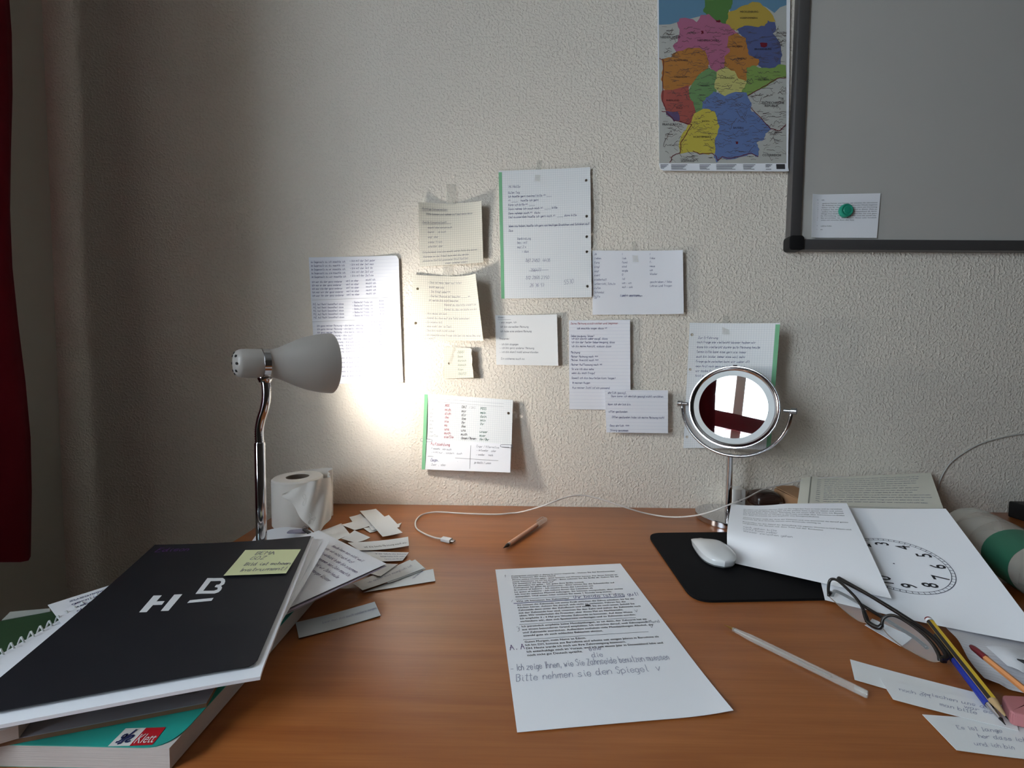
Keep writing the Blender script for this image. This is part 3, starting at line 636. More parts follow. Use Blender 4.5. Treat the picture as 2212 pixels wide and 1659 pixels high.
L_ += [(.09, .22+8*.048, .0034, 'im Voraus und wünschen Ihnen alles Gute', .55*s.W), (.09, .74, .0034, 'Mit freundlichen Grüßen'), (.09, .82, .0034, 'Hausteam')]
printed(s, L_, M_black_ink)
mg = thing('magnet', W(1825, 456, .016), 'round teal-green magnet on the whiteboard letter', 'magnet')
M_mag = mat('teal_magnet_plastic', (38, 150, 122), .4); c = W(1825, 456, .0165)
g = G(); g.lathe([(0, 0), (0, .0148), (.004, .015), (.0065, .0140), (.0075, .012), (.0068, .0105), (.0066, 0)], c, (0, -1, 0), 28); auto(g.build('magnet_body', M_mag, mg))
g = G(); g.lathe([(.0066, .0085), (.0076, .0075), (.0078, 0)], c, (0, -1, 0), 24); auto(g.build('magnet_face', M_mag, mg))

# ================================================================== desk lamp
LY = .292
LX = W(561, 955, LY).x
lamp = thing('desk_lamp', (LX, -LY, 0), 'white gooseneck desk lamp with chrome pole, switched on, beside the toilet roll', 'lamp')
g = G(); g.lathe([(0, 0), (0, .048), (.006, .050), (.011, .047), (.015, .036), (.0175, .012), (.018, 0)], (LX, -LY, 0), (0, 0, 1), 40); auto(g.build('base', M_lampw, lamp))
zp = W(561, 955, LY).z
g = G(); g.lathe([(.017, .011), (.022, .0115), (.024, .0082), (zp-.002, .0082), (zp, .0072), (zp+.001, 0)], (LX, -LY, 0), (0, 0, 1), 24); auto(g.build('pole', M_chrome, lamp))
gp = [V3((LX, -LY, zp-.005))] + [W(x, y, LY) for x, y in ((560, 930), (564, 906), (571, 884), (575, 862), (575, 838), (572, 818))]
gp = spline(gp, 14); g = G()
g.tube(gp, [.0066 + (.0007 if i % 2 else -.0004) for i in range(len(gp))], 16); g.build('gooseneck', M_chrome, lamp, smooth=True)
top = gp[-1]; zc = W(572, 785, LY).z
PH = math.radians(45); AX = V3((math.cos(PH), math.sin(PH), .01)).normalized()
A0 = V3((top.x, top.y, zc)) - AX*.043
g = G(); g.lathe([(-.006, .0085), (0, .011), (.004, .011), (.012, .0075)], V3((top.x, top.y, top.z)), (0, 0, 1), 24); auto(g.build('collar', M_chrome, lamp))
g = G(); g.lathe([(0, 0), (0, .010), (.0012, .0155), (.0045, .0205), (.010, .0232), (.038, .0238), (.0385, .021)], A0, AX, 48); cap = auto(g.build('cap', M_lampw, lamp))
for k in range(8):
    an = 2*math.pi*k/8; a_ = AX.cross(V3((0, 0, 1))).normalized(); b_ = a_.cross(AX)
    cpt = A0 + (a_*math.cos(an)+b_*math.sin(an))*.0165 + AX*.0012; nrm = (-AX + (a_*math.cos(an)+b_*math.sin(an))*.45).normalized()
    g = G(); g.lathe([(0, .0021), (.0006, .0021), (.0006, 0)], cpt, nrm, 12); g.build('vent_hole', M_dark, cap)
g = G(); g.lathe([(.038, .0238), (.0385, .0246), (.048, .0246), (.0485, .0238)], A0, AX, 48); auto(g.build('chrome_band', M_chrome, lamp))
pr = [(.048, .0236), (.056, .0240), (.064, .0268), (.075, .0320), (.090, .0395), (.107, .0465), (.126, .0518), (.140, .0542), (.148, .0550)]
pin = [(t-.0002, r-.0012) for t, r in pr[::-1]]
g = G(); g.lathe(pr + [(.1485, .0545)] + pin, A0, AX, 64); auto(g.build('shade', M_lampw, lamp), 50)
M_bulb = bpy.data.materials.new('lit_bulb'); M_bulb.use_nodes = True; nt = M_bulb.node_tree; nt.nodes.clear()
e_ = nt.nodes.new('ShaderNodeEmission'); e_.inputs[0].default_value = (1.0, .955, .89, 1); e_.inputs[1].default_value = LAMP_POWER
o_ = nt.nodes.new('ShaderNodeOutputMaterial'); nt.links.new(e_.outputs[0], o_.inputs[0])
g = G(); R_ = .025; cb = .108
g.lathe([(cb+R_*math.sin(t), R_*math.cos(t)) for t in [math.pi/2*(1-k/8) for k in range(13)]] + [(.07, .012)], A0, AX, 24); auto(g.build('bulb', M_bulb, lamp), 60)
g = G(); g.lathe([(.05, .0), (.05, .0135), (.075, .0135), (.075, .0)], A0, AX, 20); auto(g.build('bulb_socket', M_whitep, lamp))

# ================================================================== toilet roll
M_tissue = mat('tissue_paper', (230, 224, 216), .95, 0, .1); noise_bump(M_tissue, 240, .18, .001, 2)
M_cardtube = mat('grey_cardboard_tube', (120, 105, 92), .9)
rc = V3((-.458, -.122, 0)); RR, RH = .0485, .098
roll = thing('toilet_roll', rc, 'white embossed toilet paper roll standing behind the lamp pole', 'toilet roll')
g = G(); g.lathe([(.002, .022), (.0, RR-.003), (.003, RR), (RH-.003, RR), (RH, RR-.003), (RH, .0225), (.002, .022)], rc, (0, 0, 1), 56); auto(g.build('paper_roll', M_tissue, roll))
g = G(); g.lathe([(.001, .0222), (RH-.001, .0222), (RH-.001, .0212), (.001, .0212)], rc, (0, 0, 1), 40, close=True); auto(g.build('cardboard_core', M_cardtube, roll))
# loose end: leaves the back of the roll, swings out to the right and folds over the front
cols = [(-.470, -.0725, .0015, RH), (-.445, -.070, .0015, RH+.003), (-.420, -.072, .0015, RH+.006), (-.402, -.083, .0015, RH+.007)]
def colpx(x, yt, yb, d):
    t = W(x, yt, d); b = W(x, yb, d); return (t.x, -d, max(b.z, .0015), t.z)
cols += [colpx(708, 1020, 1117, .098), colpx(713, 1024, 1114, .122), colpx(712, 1030, 1118, .146), colpx(702, 1033, 1134, .168), colpx(685, 1037, 1150, .183), colpx(667, 1042, 1140, .190), colpx(650, 1050, 1118, .190), colpx(630, 1058, 1090, .187), colpx(611, 1067, 1071, .183)]
ca = spline([V3(c[:3]) for c in cols], 6); cb_ = spline([V3((c[0], c[1], c[3])) for c in cols], 6)
g = G(); nc = len(ca); nr = 12; vs = []
for o2 in (0, 1):
    for i in range(nc):
        tg = (ca[min(i+1, nc-1)]-ca[max(i-1, 0)]); tg.z = 0; nn = V3((-tg.y, tg.x, 0)).normalized()
        for j in range(nr+1):
            p = ca[i].lerp(cb_[i], j/nr)
            rip = .0025*math.sin(i*.55+j*.5)*min(1, i/18)*(1 if i > 20 else 0)
            vs.append(p + nn*(.0002*(1 if o2 else -1)+rip))
N1 = nc*(nr+1); f = []
for i in range(nc-1):
    for j in range(nr):
        a = i*(nr+1)+j; f += [(a, a+1, a+nr+2, a+nr+1), (N1+a, N1+a+nr+1, N1+a+nr+2, N1+a+1)]
g.add(vs, f); auto(g.build('loose_sheet', M_tissue, roll), 60)
def embossed(cx, cy_, d, k):       # quilted flower pressed into the loose sheet
    pts = []
    for t in range(40):
        a = t/40*2*math.pi; r = (6+5*math.cos(3*a))*k; p = W(cx+r*math.cos(a)*.9, cy_+r*1.3*math.sin(a), d); pts.append(p)
    g = G(); g.tube(pts, .00045, 5, closed=True); g.build('embossed_flower', M_tissue, roll, smooth=True)
embossed(660, 1080, .1915, 1.0); embossed(672, 1120, .190, 1.0)

# ================================================================== stack of books and papers on the left
M_teal = mat('teal_book_cover', (40, 160, 146), .35); M_pages = mat('book_page_edges', (196, 188, 182), .9, 0, .1)
noise_bump(M_pages, 60, .5, .0008, 2, None, (.2, .2, 30))
tb = thing('textbook', (-.385, -.497, 0), 'teal textbook with a red and white publisher logo, bottom of the left stack', 'book')
x0, x1, y0, y1 = -.492, -.281, -.645, -.350
g = G(); g.box((x0+.001, y0+.0005, .001), (x1-.0005, y1-.001, .0192)); g.build('page_block', M_pages, tb)
g = G(); g.box((x0, y0+.001, 0), (x1-.0015, y1, .0008)); g.build('back_cover', M_teal, tb)
g = G(); g.box((x0-.0008, y0, 0), (x0, y1, .0202)); g.build('spine', M_teal, tb)
co = rounded([(x0, y0, .0202), (x1, y0, .0202), (x1, y1, .0202), (x0, y1, .0202)], [0, .022, .022, 0], 8)
g = G(); g.prism([p-V3((0, 0, .0008)) for p in co][::-1], (0, 0, .0008)); fc = g.build('front_cover', M_teal, tb)
def lz(x, y, h): return D(x/3.072, 1380+y/3.072, h)
hc = .0203
sl = Sheet([lz(835, 595, hc), lz(970, 592, hc), lz(858, 712, hc), lz(715, 715, hc)], None, .0003); sl.off = 0; sl.o = fc
patch(sl, 'logo_white_field', [[(0, 0), (1, 0), (1, 1), (0, 1)]], mat('logo_white', (226, 222, 216), .4), .0001, tb)
g = G()
def thick(sh, pts, w0, off):
    for (a, b) in zip(pts, pts[1:]):
        A = (a[0]*sh.W, a[1]*sh.H); B = (b[0]*sh.W, b[1]*sh.H); l = math.hypot(B[0]-A[0], B[1]-A[1]) or 1
        px, py = -(B[1]-A[1])/l*w0/2, (B[0]-A[0])/l*w0/2
        g.add([sh(x/sh.W, y/sh.H, off) for x, y in ((A[0]-px, A[1]-py), (A[0]+px, A[1]+py), (B[0]+px, B[1]+py), (B[0]-px, B[1]-py))], [(0, 1, 2, 3)])
for pl in ([(.42, .40), (.30, .36), (.24, .48), (.32, .60), (.42, .52), (.42, .40), (.40, .62), (.30, .80), (.20, .80)], [(.62, .10), (.52, .50), (.46, .90)], [(.56, .62), (.66, .44), (.78, .46), (.74, .62), (.60, .72), (.72, .82), (.84, .74)], [(.36, .84), (.44, .92)]):
    thick(sl, pl, .0016, .0006)
g.build('logo_flourish', mat('logo_navy', (30, 40, 88), .5), tb)
sr_ = Sheet([lz(970, 592, hc), lz(1100, 588, hc), lz(1010, 705, hc), lz(858, 712, hc)], None, .0003); sr_.off = 0; sr_.o = fc
patch(sr_, 'logo_red_field', [[(0, 0), (1, 0), (1, 1), (0, 1)]], mat('logo_red', (190, 28, 40), .4), .0001, tb)
printed(sr_, [(.05, .88, .0125, 'Klett', sr_.W*.88)], mat('logo_white', (226, 222, 216), .4), 'logo_lettering', tb)

# grey workbook lying askew on the textbook
M_greyb = mat('grey_workbook_cover', (128, 128, 136), .5); M_brownedge = mat('brown_workbook_edge', (118, 88, 62), .8)
hm = .0252; fr = D(446, 1517, hm); fl = D(40, 1594, hm); e1 = (fl-fr).normalized(); e2 = V3((e1.y, -e1.x, 0)); e2 = e2 if e2.y > 0 else -e2
wk = thing('workbook', fr+e1*.10, 'thin grey workbook lying askew between the teal textbook and the notebooks', 'book')
qd = [fr, fr+e2*.26, fr+e2*.26+e1*.20, fr+e1*.20]
g = G(); g.prism([p-V3((0, 0, .0008)) for p in qd][::-1], (0, 0, .0008)); cv = g.build('front_cover', M_greyb, wk)
g = G(); g.prism([p-V3((0, 0, .0046)) for p in qd][::-1], (0, 0, .0037)); g.build('page_block', M_brownedge, wk)
sw = Sheet([fr+e1*.20+e2*.26, fr+e2*.26, fr, fr+e1*.20], None, .0002); sw.off = 0; sw.o = cv
patch(sw, 'title_block', [[(.86, .84), (.97, .84), (.97, .90), (.86, .90)]], mat('workbook_dark_print', (40, 42, 50), .5), .0002, wk)
printed(sw, [(.86, .925, .004, 'Arbeitsbuch'), (.86, .945, .003, 'mit Lösungen')], mat('workbook_dark_print', (40, 42, 50), .5), 'printed_text', wk)
patch(sw, 'purple_band', [[(.02, .80), (.2, .80), (.14, .90), (.02, .92)]], mat('workbook_purple_print', (100, 70, 96), .5), .0002, wk)

# dark green book poking out at the far left
M_dgreen = mat('dark_green_cover', (44, 74, 44), .6)
hg = .0375; a = D(122, 1318, hg); b = D(-60, 1354, hg); e1 = (b-a).normalized(); e2 = V3((-e1.y, e1.x, 0)); e2 = e2 if e2.y < 0 else -e2
a = a - e1*.05
gb = thing('green_book', a+e1*.08+e2*.1, 'dark green book sticking out at the far left of the stack', 'book')
qd = [a, a+e1*.17, a+e1*.17+e2*.20, a+e2*.20]
g = G(); g.prism([p-V3((0, 0, .0008)) for p in qd], (0, 0, .0008)); g.build('front_cover', M_dgreen, gb)
g = G(); g.prism([p-V3((0, 0, .0118))+(e2*.002) for p in qd], (0, 0, .0108)); g.build('page_block', M_pages, gb)
q = [D(22, 1322, hg+.0008), D(108, 1314.5, hg+.0008), D(108, 1321, hg+.0008), D(4, 1340, hg+.0008)]
sheet('paper_strip', q, mat('grey_recycled_paper', (168, 172, 166), .9), None, n=4, th=.0006, label='grey paper strip along the back edge of the green book', cat='paper strip')

# loose sheets under the notebooks, fanned out to the right
def flat(name, q, mt, label, cat, group=None, bump=None, n=8, **k):
    return sheet(name, q, mt, bump, n=n, label=label, cat=cat, group=group, **k)
STK = 'loose sheets under the black notebook'
h = .0335; c0, c1, c2 = D(712, 1167, h), D(835, 1218, h), D(618, 1316, h)
c3 = c0 + (c2-c1)
u_ = (c0-c1).normalized(); v_ = (c2-c1).normalized(); u_ = (u_-v_*u_.dot(v_)).normalized()
def page(cr_, z, lu, lv, rot=0.0):
    ca, sa = math.cos(rot), math.sin(rot); U = V3((u_.x*ca-u_.y*sa, u_.x*sa+u_.y*ca, 0)); Vv = V3((v_.x*ca-v_.y*sa, v_.x*sa+v_.y*ca, 0))
    c = V3((cr_.x, cr_.y, z)); return [c+U*lu, c, c+Vv*lv, c+U*lu+Vv*lv]
P1 = flat('handwritten_sheet', page(c1, h, .20, .143), M_paper, 'loose sheet with violet handwriting fanned out beside the black notebook', 'paper sheet', STK)
rng = random.Random(8)
write(P1, [(.40, .14+.085*i, .0034, babble(rng, 5-(i > 5))) for i in range(7)] , M_violet_ink, seed=30, width=.0005, maxu=.95)
write(P1, [(.40, .86, .006, 'ja!'), (.38, .95, .005, 'la')], M_blue_ink, seed=31, width=.0008)
flat('paper_sheet', page(c1+V3((.001, -.003, 0)), h-.0022, .20, .145, .015), M_violet_ink if False else mat('pale_violet_paper', (170, 158, 172), .9), 'pale violet sheet just below the violet handwriting', 'paper sheet', STK)
flat('paper_sheet', page(c1+V3((-.006, -.006, 0)), h-.0044, .20, .150, .03), M_paper, 'white sheet second from the bottom of the fanned pages', 'paper sheet', STK)
flat('paper_sheet', page(c1+V3((-.010, -.004, 0)), h-.0066, .20, .152, .045), M_paper2, 'white sheet lowest of the fanned pages', 'paper sheet', STK)

# spiral notebook under the black one
hs = .0475; la, lb = D(112, 1340, hs+.002), D(5, 1402, hs+.002); e1 = (lb-la); e1.z = 0; e1.normalize(); e2 = V3((-e1.y, e1.x, 0)); e2 = e2 if e2.x > 0 else -e2
TLs = la - e1*.085 + e2*.004; TLs.z = hs
sn = thing('spiral_notebook', TLs+e1*.1+e2*.1-V3((0, 0, .010)), 'white spiral-bound notebook under the black notebook', 'notebook')
qd = [TLs, TLs+e1*.178, TLs+e1*.178+e2*.165, TLs+e2*.165]
g = G(); g.prism([p-V3((0, 0, .0095)) for p in qd], (0, 0, .009)); g.build('page_block', M_pages, sn)
g = G(); g.prism([p-V3((0, 0, .0004)) for p in qd], (0, 0, .0004)); g.build('top_page', M_paper, sn)
M_wire = mat('white_wire', (214, 216, 214), .35)
for k in range(19):
    c = TLs + e1*(.012+k*.0088); c.z = hs-.0016
    g = G(); pts = [c + e2*(.0035*math.cos(t*math.pi/6)) + V3((0, 0, .0070*math.sin(t*math.pi/6))) + e1*(.0012*math.sin(t*math.pi/3)) for t in range(12)]
    g.tube(pts, .0008, 6, closed=True); g.build('wire_loop', M_wire, sn, smooth=True)

# two loose white sheets right under the black notebook
for k, (pa, pb, z, lb_) in enumerate((((713, 1168), (560, 1424), .0490, 'white sheet sticking out furthest right from under the black notebook'), ((697, 1164), (563, 1421), .0505, 'white sheet showing as a narrow strip along the black notebook'))):
    A = D(*pa, z); B = D(*pb, z); e = (B-A).normalized(); n_ = V3((e.y, -e.x, 0)); n_ = n_ if n_.x < 0 else -n_
    flat('paper_sheet', [A+n_*.16, A, B, B+n_*.16], M_paper, lb_, 'paper sheet', STK)
# handwritten corner at far left
z = .0512; A = D(103, 1307, z); d1 = (D(207, 1274, z)-A).normalized(); d2 = (D(124, 1335, z)-A).normalized()
sc = flat('handwritten_sheet', [A, A+d1*.15, A+d1*.15+d2*.07, A+d2*.07], M_paper, 'corner of a handwritten sheet poking out left of the black notebook', 'paper sheet', STK)
rng = random.Random(9); write(sc, [(.10, .18+.16*i, .0035, babble(rng, 5)) for i in range(5)], M_blue_ink, seed=33, width=.0006)

# black notebook
M_cover = mat('black_notebook_cover', (25, 26, 32), .55, 0, .4)
hn = .0600
TRn, BRn = D(672, 1158, hn), D(550, 1436, hn); dv = (BRn-TRn).normalized(); du = V3((-dv.y, dv.x, 0)); du = du if du.x > 0 else -du
TLn = TRn - du*.205; BLn = BRn - du*.205
nb = thing('notebook', (TLn+BRn)*.5-V3((0, 0, .008)), 'large black notebook with white letters on its cover, on top of the left stack', 'notebook')
bumpn = lambda u, v: .011*(1-u)**2*(1-v)**2 - .0015*u**8*v
pg = sheet('page_block', [TLn+V3((0, 0, -.0040))-dv*.003, TRn+du*.0035-dv*.003-V3((0, 0, .004)), BRn+du*.0065+dv*.0085-V3((0, 0, .0048)), BLn+dv*.0085-V3((0, 0, .0048))], M_paper, lambda u, v: bumpn(u, v)*.8+.0022*math.sin(min(1, max(0, (1-v)/.05))*math.pi/2)-.0018, n=24, th=.0030, parent=nb)
oc = [(0, 0), (1, 0)] + [(1, .97), (.992, .988), (.975, .998)] + [(0, 1)]
nbs = sheet('cover', [TLn, TRn, BRn, BLn], M_cover, bumpn, outline=oc, n=24, th=.0007, parent=nb)
def nuv(x, y):
    p = D(x, y, hn); d = p-TLn; return (d.dot(du)/nbs.W, d.dot(dv)/nbs.H)
def nz(x, y): return nuv(x/2.968, 1100+y/2.968)
M_lw = mat('white_cover_print', (235, 236, 238), .5)
pol = [[(985, 565), (1038, 563), (940, 668), (892, 670)], [(1000, 600), (1056, 598), (1038, 621), (982, 624)], [(1118, 556), (1170, 553), (1080, 658), (1030, 660)], [(1218, 590), (1370, 573), (1356, 592), (1200, 608)],
       [(1330, 450), (1368, 449), (1288, 548), (1253, 550)], [(1356, 450), (1428, 447), (1412, 466), (1342, 469)], [(1428, 447), (1442, 456), (1444, 470), (1418, 470), (1412, 466)], [(1444, 470), (1438, 485), (1418, 497), (1406, 488), (1416, 478), (1418, 470)],
       [(1418, 497), (1376, 505), (1386, 491), (1406, 488)], [(1418, 497), (1424, 508), (1418, 522), (1394, 520), (1396, 508), (1376, 505)], [(1418, 522), (1402, 537), (1376, 546), (1372, 528), (1394, 520)], [(1376, 546), (1256, 549), (1270, 531), (1372, 528)]]
for nm, ps in (('letter_mark', pol[:3]), ('underscore_mark', pol[3:4]), ('letter_mark', pol[4:])):
    patch(nbs, nm, [[nz(*p) for p in q_] for q_ in ps], M_lw, .0003, nb)
u0, v0 = nuv(322, 1196); write(nbs, [(.05, .075, .0062, 'Edison', 0)], mat('purple_felt_pen', (96, 52, 128), .5), 'owner_name', .0010, 40, nb)
# sticky note
qs = [nuv(x, y) for x, y in ((530, 1192), (650, 1188), (618, 1242), (483, 1249))]
stn = sheet('sticky_note', [nbs(*p, .0012) for p in qs], mat('pale_yellow_note', (224, 228, 178), .9), lambda u, v: .0015*v*v, n=8, label='pale yellow sticky note on the black notebook cover', cat='sticky note')
write(stn, [(.24, .22, .0058, 'BEMA'), (.22, .42, .0058, 'GOZ'), (.20, .66, .0052, 'Bild ist schoen'), (.20, .88, .0055, 'Instrument!')], M_pencil_ink, seed=41, width=.0008)

# curled paper, tag and clip behind the notebook
q = [D(556, 1152, .010), D(672, 1146, .010), D(694, 1166, .012), D(542, 1172, .012)]
flat('paper_sheet', q, M_paper, 'white sheet curling up behind the black notebook at the lamp pole', 'paper sheet', None, lambda u, v: .009*math.sin(math.pi*u)*(1-.4*v), 12)
q = rounded([D(618, 1151, .026), D(626, 1144.5, .026), D(662, 1141.5, .026), D(662, 1151, .026)], .004); g = G(); g.prism(q[::-1], (0, 0, -.0015))
g.build('plastic_tag', mat('lilac_plastic', (142, 138, 160), .35), label='small lilac plastic tag on the curled sheet', cat='tag')
bc = thing('binder_clip', D(663, 1148, .024), 'tiny metal clip below the loose end of the toilet paper', 'clip')
g = G(); A, B, C_, D_ = D(653, 1143, .0305), D(658, 1140, .0305), D(672, 1149, .0305), D(668, 1153, .0305); g.prism([A, D_, C_, B], (0, 0, -.003)); bevel(g.build('clip_body', mat('dark_clip_metal', (70, 70, 66), .35, .6), bc), .0006)
g = G(); g.tube(spline([A+V3((0, 0, .001)), B+V3((0, 0, .003)), (B+C_)*.5+V3((0, 0, .003)), (A+D_)*.5+V3((0, 0, .002))], 4), .0005, 6); g.build('clip_wire', M_steel, bc, smooth=True)

# ================================================================== paper slips on the desk, left group
def slip(pts, h, label, mt=None, group='cut paper slips beside the left stack', curl=.0008, text=None, seed=0, ink=None, s0=(560, 1000, 3.95), ts=.0032):
    q = [D(s0[0]+x/s0[2], s0[1]+y/s0[2], h) for x, y in pts]
    cx_ = seed*1.7
    o = sheet('paper_slip', q, mt or M_paper2, (lambda u, v: curl*(2*u-1)**2*(1+.3*math.sin(cx_))), n=6, th=.00035, label=label, cat='paper slip', group=group)
    if text: write(o, [(u, v, ts, t) for u, v, t in text], ink or M_faint_ink, seed=seed+50, width=.0005)
    return o
slip([(440, 610), (700, 520), (775, 612), (560, 700)], .0012, 'blank slip lying under the loose end of the toilet paper', seed=1)
slip([(700, 530), (905, 472), (978, 528), (815, 576)], .0024, 'blank slip bridging the two heaps of slips, behind the text strip', seed=2)
slip([(767, 464), (866, 437), (925, 490), (800, 512)], .0011, 'blank slip poking out furthest back on the left of its heap', seed=3)
slip([(1000, 482), (1105, 447), (1200, 548), (1090, 575)], .0036, 'blank slip showing one corner behind the topmost slip', seed=4)
slip([(1085, 540), (1215, 514), (1190, 548), (1095, 566)], .0012, 'slip whose pointed tip sticks out furthest right of the back heap', seed=5)
slip([(890, 560), (1000, 534), (1020, 574), (945, 598)], .0012, 'small blank slip in front of the back heap', seed=6)
slip([(935, 540), (1010, 525), (1030, 560), (960, 580)], .0034, 'second small slip overlapping the front of the back heap', seed=61)
slip([(857, 412), (995, 394), (1222, 597), (1053, 632)], .0052, 'topmost blank slip laid diagonally across the back heap', seed=7)
slip([(700, 650), (812, 580), (948, 640), (822, 687)], .0036, 'blank diamond-shaped slip just above the text strip', seed=8)
slip([(755, 690), (1270, 640), (1278, 716), (850, 757)], .0048, 'white strip with one handwritten sentence, corner turned up', curl=.002, seed=9, text=[(.16, .72, 'ist die beste Meinung nach mir.')], ink=M_black_ink, ts=.0042)
slip([(840, 752), (1278, 766), (1222, 836), (980, 842)], .0030, 'grey-lit slip with three lines below the text strip', seed=10, text=[(.30, .30, 'in der Schule die Wohnung'), (.36, .58, 'kennen haben bitte sagen'), (.42, .85, 'Termin am Morgen')])
slip([(930, 850), (1185, 866), (1035, 972), (900, 930)], .0066, 'blank slip next to the fanned sheets with a shadowed lower edge', seed=11)
slip([(795, 1032), (1285, 832), (1410, 902), (882, 1092)], .0048, 'slip of the front heap lying second from the front', seed=12, text=[(.16, .55, 'ob auch das moeglich ist')])
slip([(1010, 960), (1330, 828), (1420, 908), (1100, 1030)], .0032, 'slip hidden mostly under the front heap', seed=13)
slip([(890, 1108), (1300, 940), (1485, 908), (1503, 1010)], .0014, 'slip furthest right of the front heap with a faint sentence', seed=14, text=[(.5, .55, 'noch einmal sagen')])
slip([(660, 1060), (800, 1028), (850, 1062), (690, 1076)], .0030, 'slip tip in the shadow under the fanned sheets', seed=15)
slip([(310, 1368), (985, 1190), (1037, 1308), (338, 1501)], .0012, 'single long slip lying in the shadow of the stack', seed=16, text=[(.30, .52, 'kann man das auch anders sagen')], mt=mat('paper_slip_shaded', (196, 200, 202), .9, 0, .2))  # white slip; the stack's shade is put into its greyer colour

# ================================================================== cable with plug
M_cable = mat('white_cable_rubber', (224, 218, 212), .5)
cb = thing('charging_cable', D(960, 1165), 'white charging cable snaking along the back of the desk, plug at left', 'cable')
kp = [D(956, 1164, .0035), D(938, 1161, .003), D(915, 1152, .0022), D(899, 1140, .0022), D(899, 1124, .0022), D(914, 1111, .0022), D(945, 1106, .0022), D(1000, 1109, .0022), D(1070, 1111, .0025), D(1120, 1107, .0035), W(1175, 1092, .090), W(1220, 1075, .070), W(1258, 1070, .055), W(1300, 1079, .055), W(1350, 1096, .062), D(1400, 1110, .004), D(1450, 1117, .004), W(1500, 1114, .105), W(1540, 1104, .140), W(1575, 1090, .140), W(1612, 1076, .115), W(1650, 1057, .060), W(1700, 1045, .035), W(1740, 1037, .022), W(1800, 1031, .018), W(1835, 1031, .014)]
kp = [V3((p.x, p.y, max(p.z, .0021))) for p in spline(kp, 6)]
g = G(); g.tube(kp, .0016, 8); g.build('cord', M_cable, cb, smooth=True)
g = G(); g.tube(spline([W(2026, 1060, .004), W(2030, 1040, .004), W(2042, 1015, .004), W(2062, 992, .004), W(2110, 962, .004), W(2160, 946, .004), W(2212, 937, .004), W(2290, 930, .004)], 6), .0013, 8)
g.build('wall_cable', mat('grey_white_cable', (188, 186, 180), .5), smooth=True, label='thin pale cable curving up the wall at the right', cat='cable')
pa, pb = D(955, 1164, .0038), D(974, 1168, .0038); e = (pb-pa).normalized(); sd = V3((-e.y, e.x, 0))
def rbox(g, a, b, wd, ht, r):        # rounded bar from a to b
    up = V3((0, 0, 1)); sd = up.cross((b-a).normalized()).normalized(); q = rounded([(-wd, -ht, 0), (wd, -ht, 0), (wd, ht, 0), (-wd, ht, 0)], r, 4)
    g.prism([a+sd*p.x+up*p.y for p in q], b-a); return g
g = G(); rbox(g, pa, pb, .0058, .0034, .002); auto(g.build('plug_body', M_whitep, cb))
g = G(); rbox(g, pb, pb+e*.0075, .0041, .0013, .0011); auto(g.build('plug_tip', M_chrome_dull, cb))

# ================================================================== pens
def pen_axis(a, b): return a, (b-a).normalized(), (b-a).length
# gel pen in the middle
a, b = D(1087, 1184, .0048), D(1179, 1121, .0058); a, e, L = pen_axis(a, b)
gp_ = thing('gel_pen', a, 'copper-coloured gel pen with clear cap in the middle of the desk', 'pen')
M_copper = mat('copper_barrel', (226, 170, 138), .35, .1)
g = G(); g.lathe([(0, .0004), (.004, .001), (.012, .0032), (.016, .0034)], a, e, 16); auto(g.build('tip', M_black, gp_))
g = G(); g.lathe([(.016, .0034), (.020, .0036), (.020, .0)], a, e, 16); auto(g.build('chrome_ring', M_chrome_dull, gp_))
g = G(); g.lathe([(.020, .0034), (.022, .0042), (L*.76, .0042), (L*.77, .003)], a, e, 18); auto(g.build('barrel', M_copper, gp_))
g = G(); g.lathe([(L*.74, .0047), (L*.80, .005), (L*.985, .0048), (L, .0036), (L, 0)], a, e, 18); auto(g.build('cap', M_clear, gp_))
up = (V3((0, 0, 1))-e*e.z).normalized(); sd = e.cross(up)
g = G(); g.tube(spline([a+e*(L*.97)+up*.0045-sd*.002, a+e*(L*.93)+up*.0065-sd*.0035, a+e*(L*.80)+up*.0062-sd*.0035], 4), .0012, 8); g.build('clip', M_clear, gp_, smooth=True)
# clear ballpoint
a, b = D(1565, 1350, .0045), D(1873, 1500, .0047); a, e, L = pen_axis(a, b)
cp_ = thing('ballpoint_pen', a, 'clear plastic ballpoint pen lying right of the printed page', 'pen')
g = G(); g.lathe([(0, .0004), (.003, .0008), (.010, .0020), (.012, .0022)], a, e, 12); auto(g.build('tip', mat('brass_tip', (170, 130, 70), .3, 1.0), cp_))
g = G(); g.lathe([(.010, .0024), (.024, .0036), (.030, .0042), (L-.001, .0042), (L, .0036)], a, e, 6); auto(g.build('barrel', M_clear, cp_), 20)
g = G(); g.lathe([(.012, .0013), (L-.030, .0013), (L-.030, 0)], a, e, 10); g.build('ink_refill', mat('refill_tube', (170, 160, 148), .4), cp_, smooth=True)
g = G(); g.lathe([(L-.010, .0), (L-.010, .0036), (L+.0005, .0036), (L+.0005, 0)], a, e, 12); auto(g.build('end_plug', M_clear, cp_))

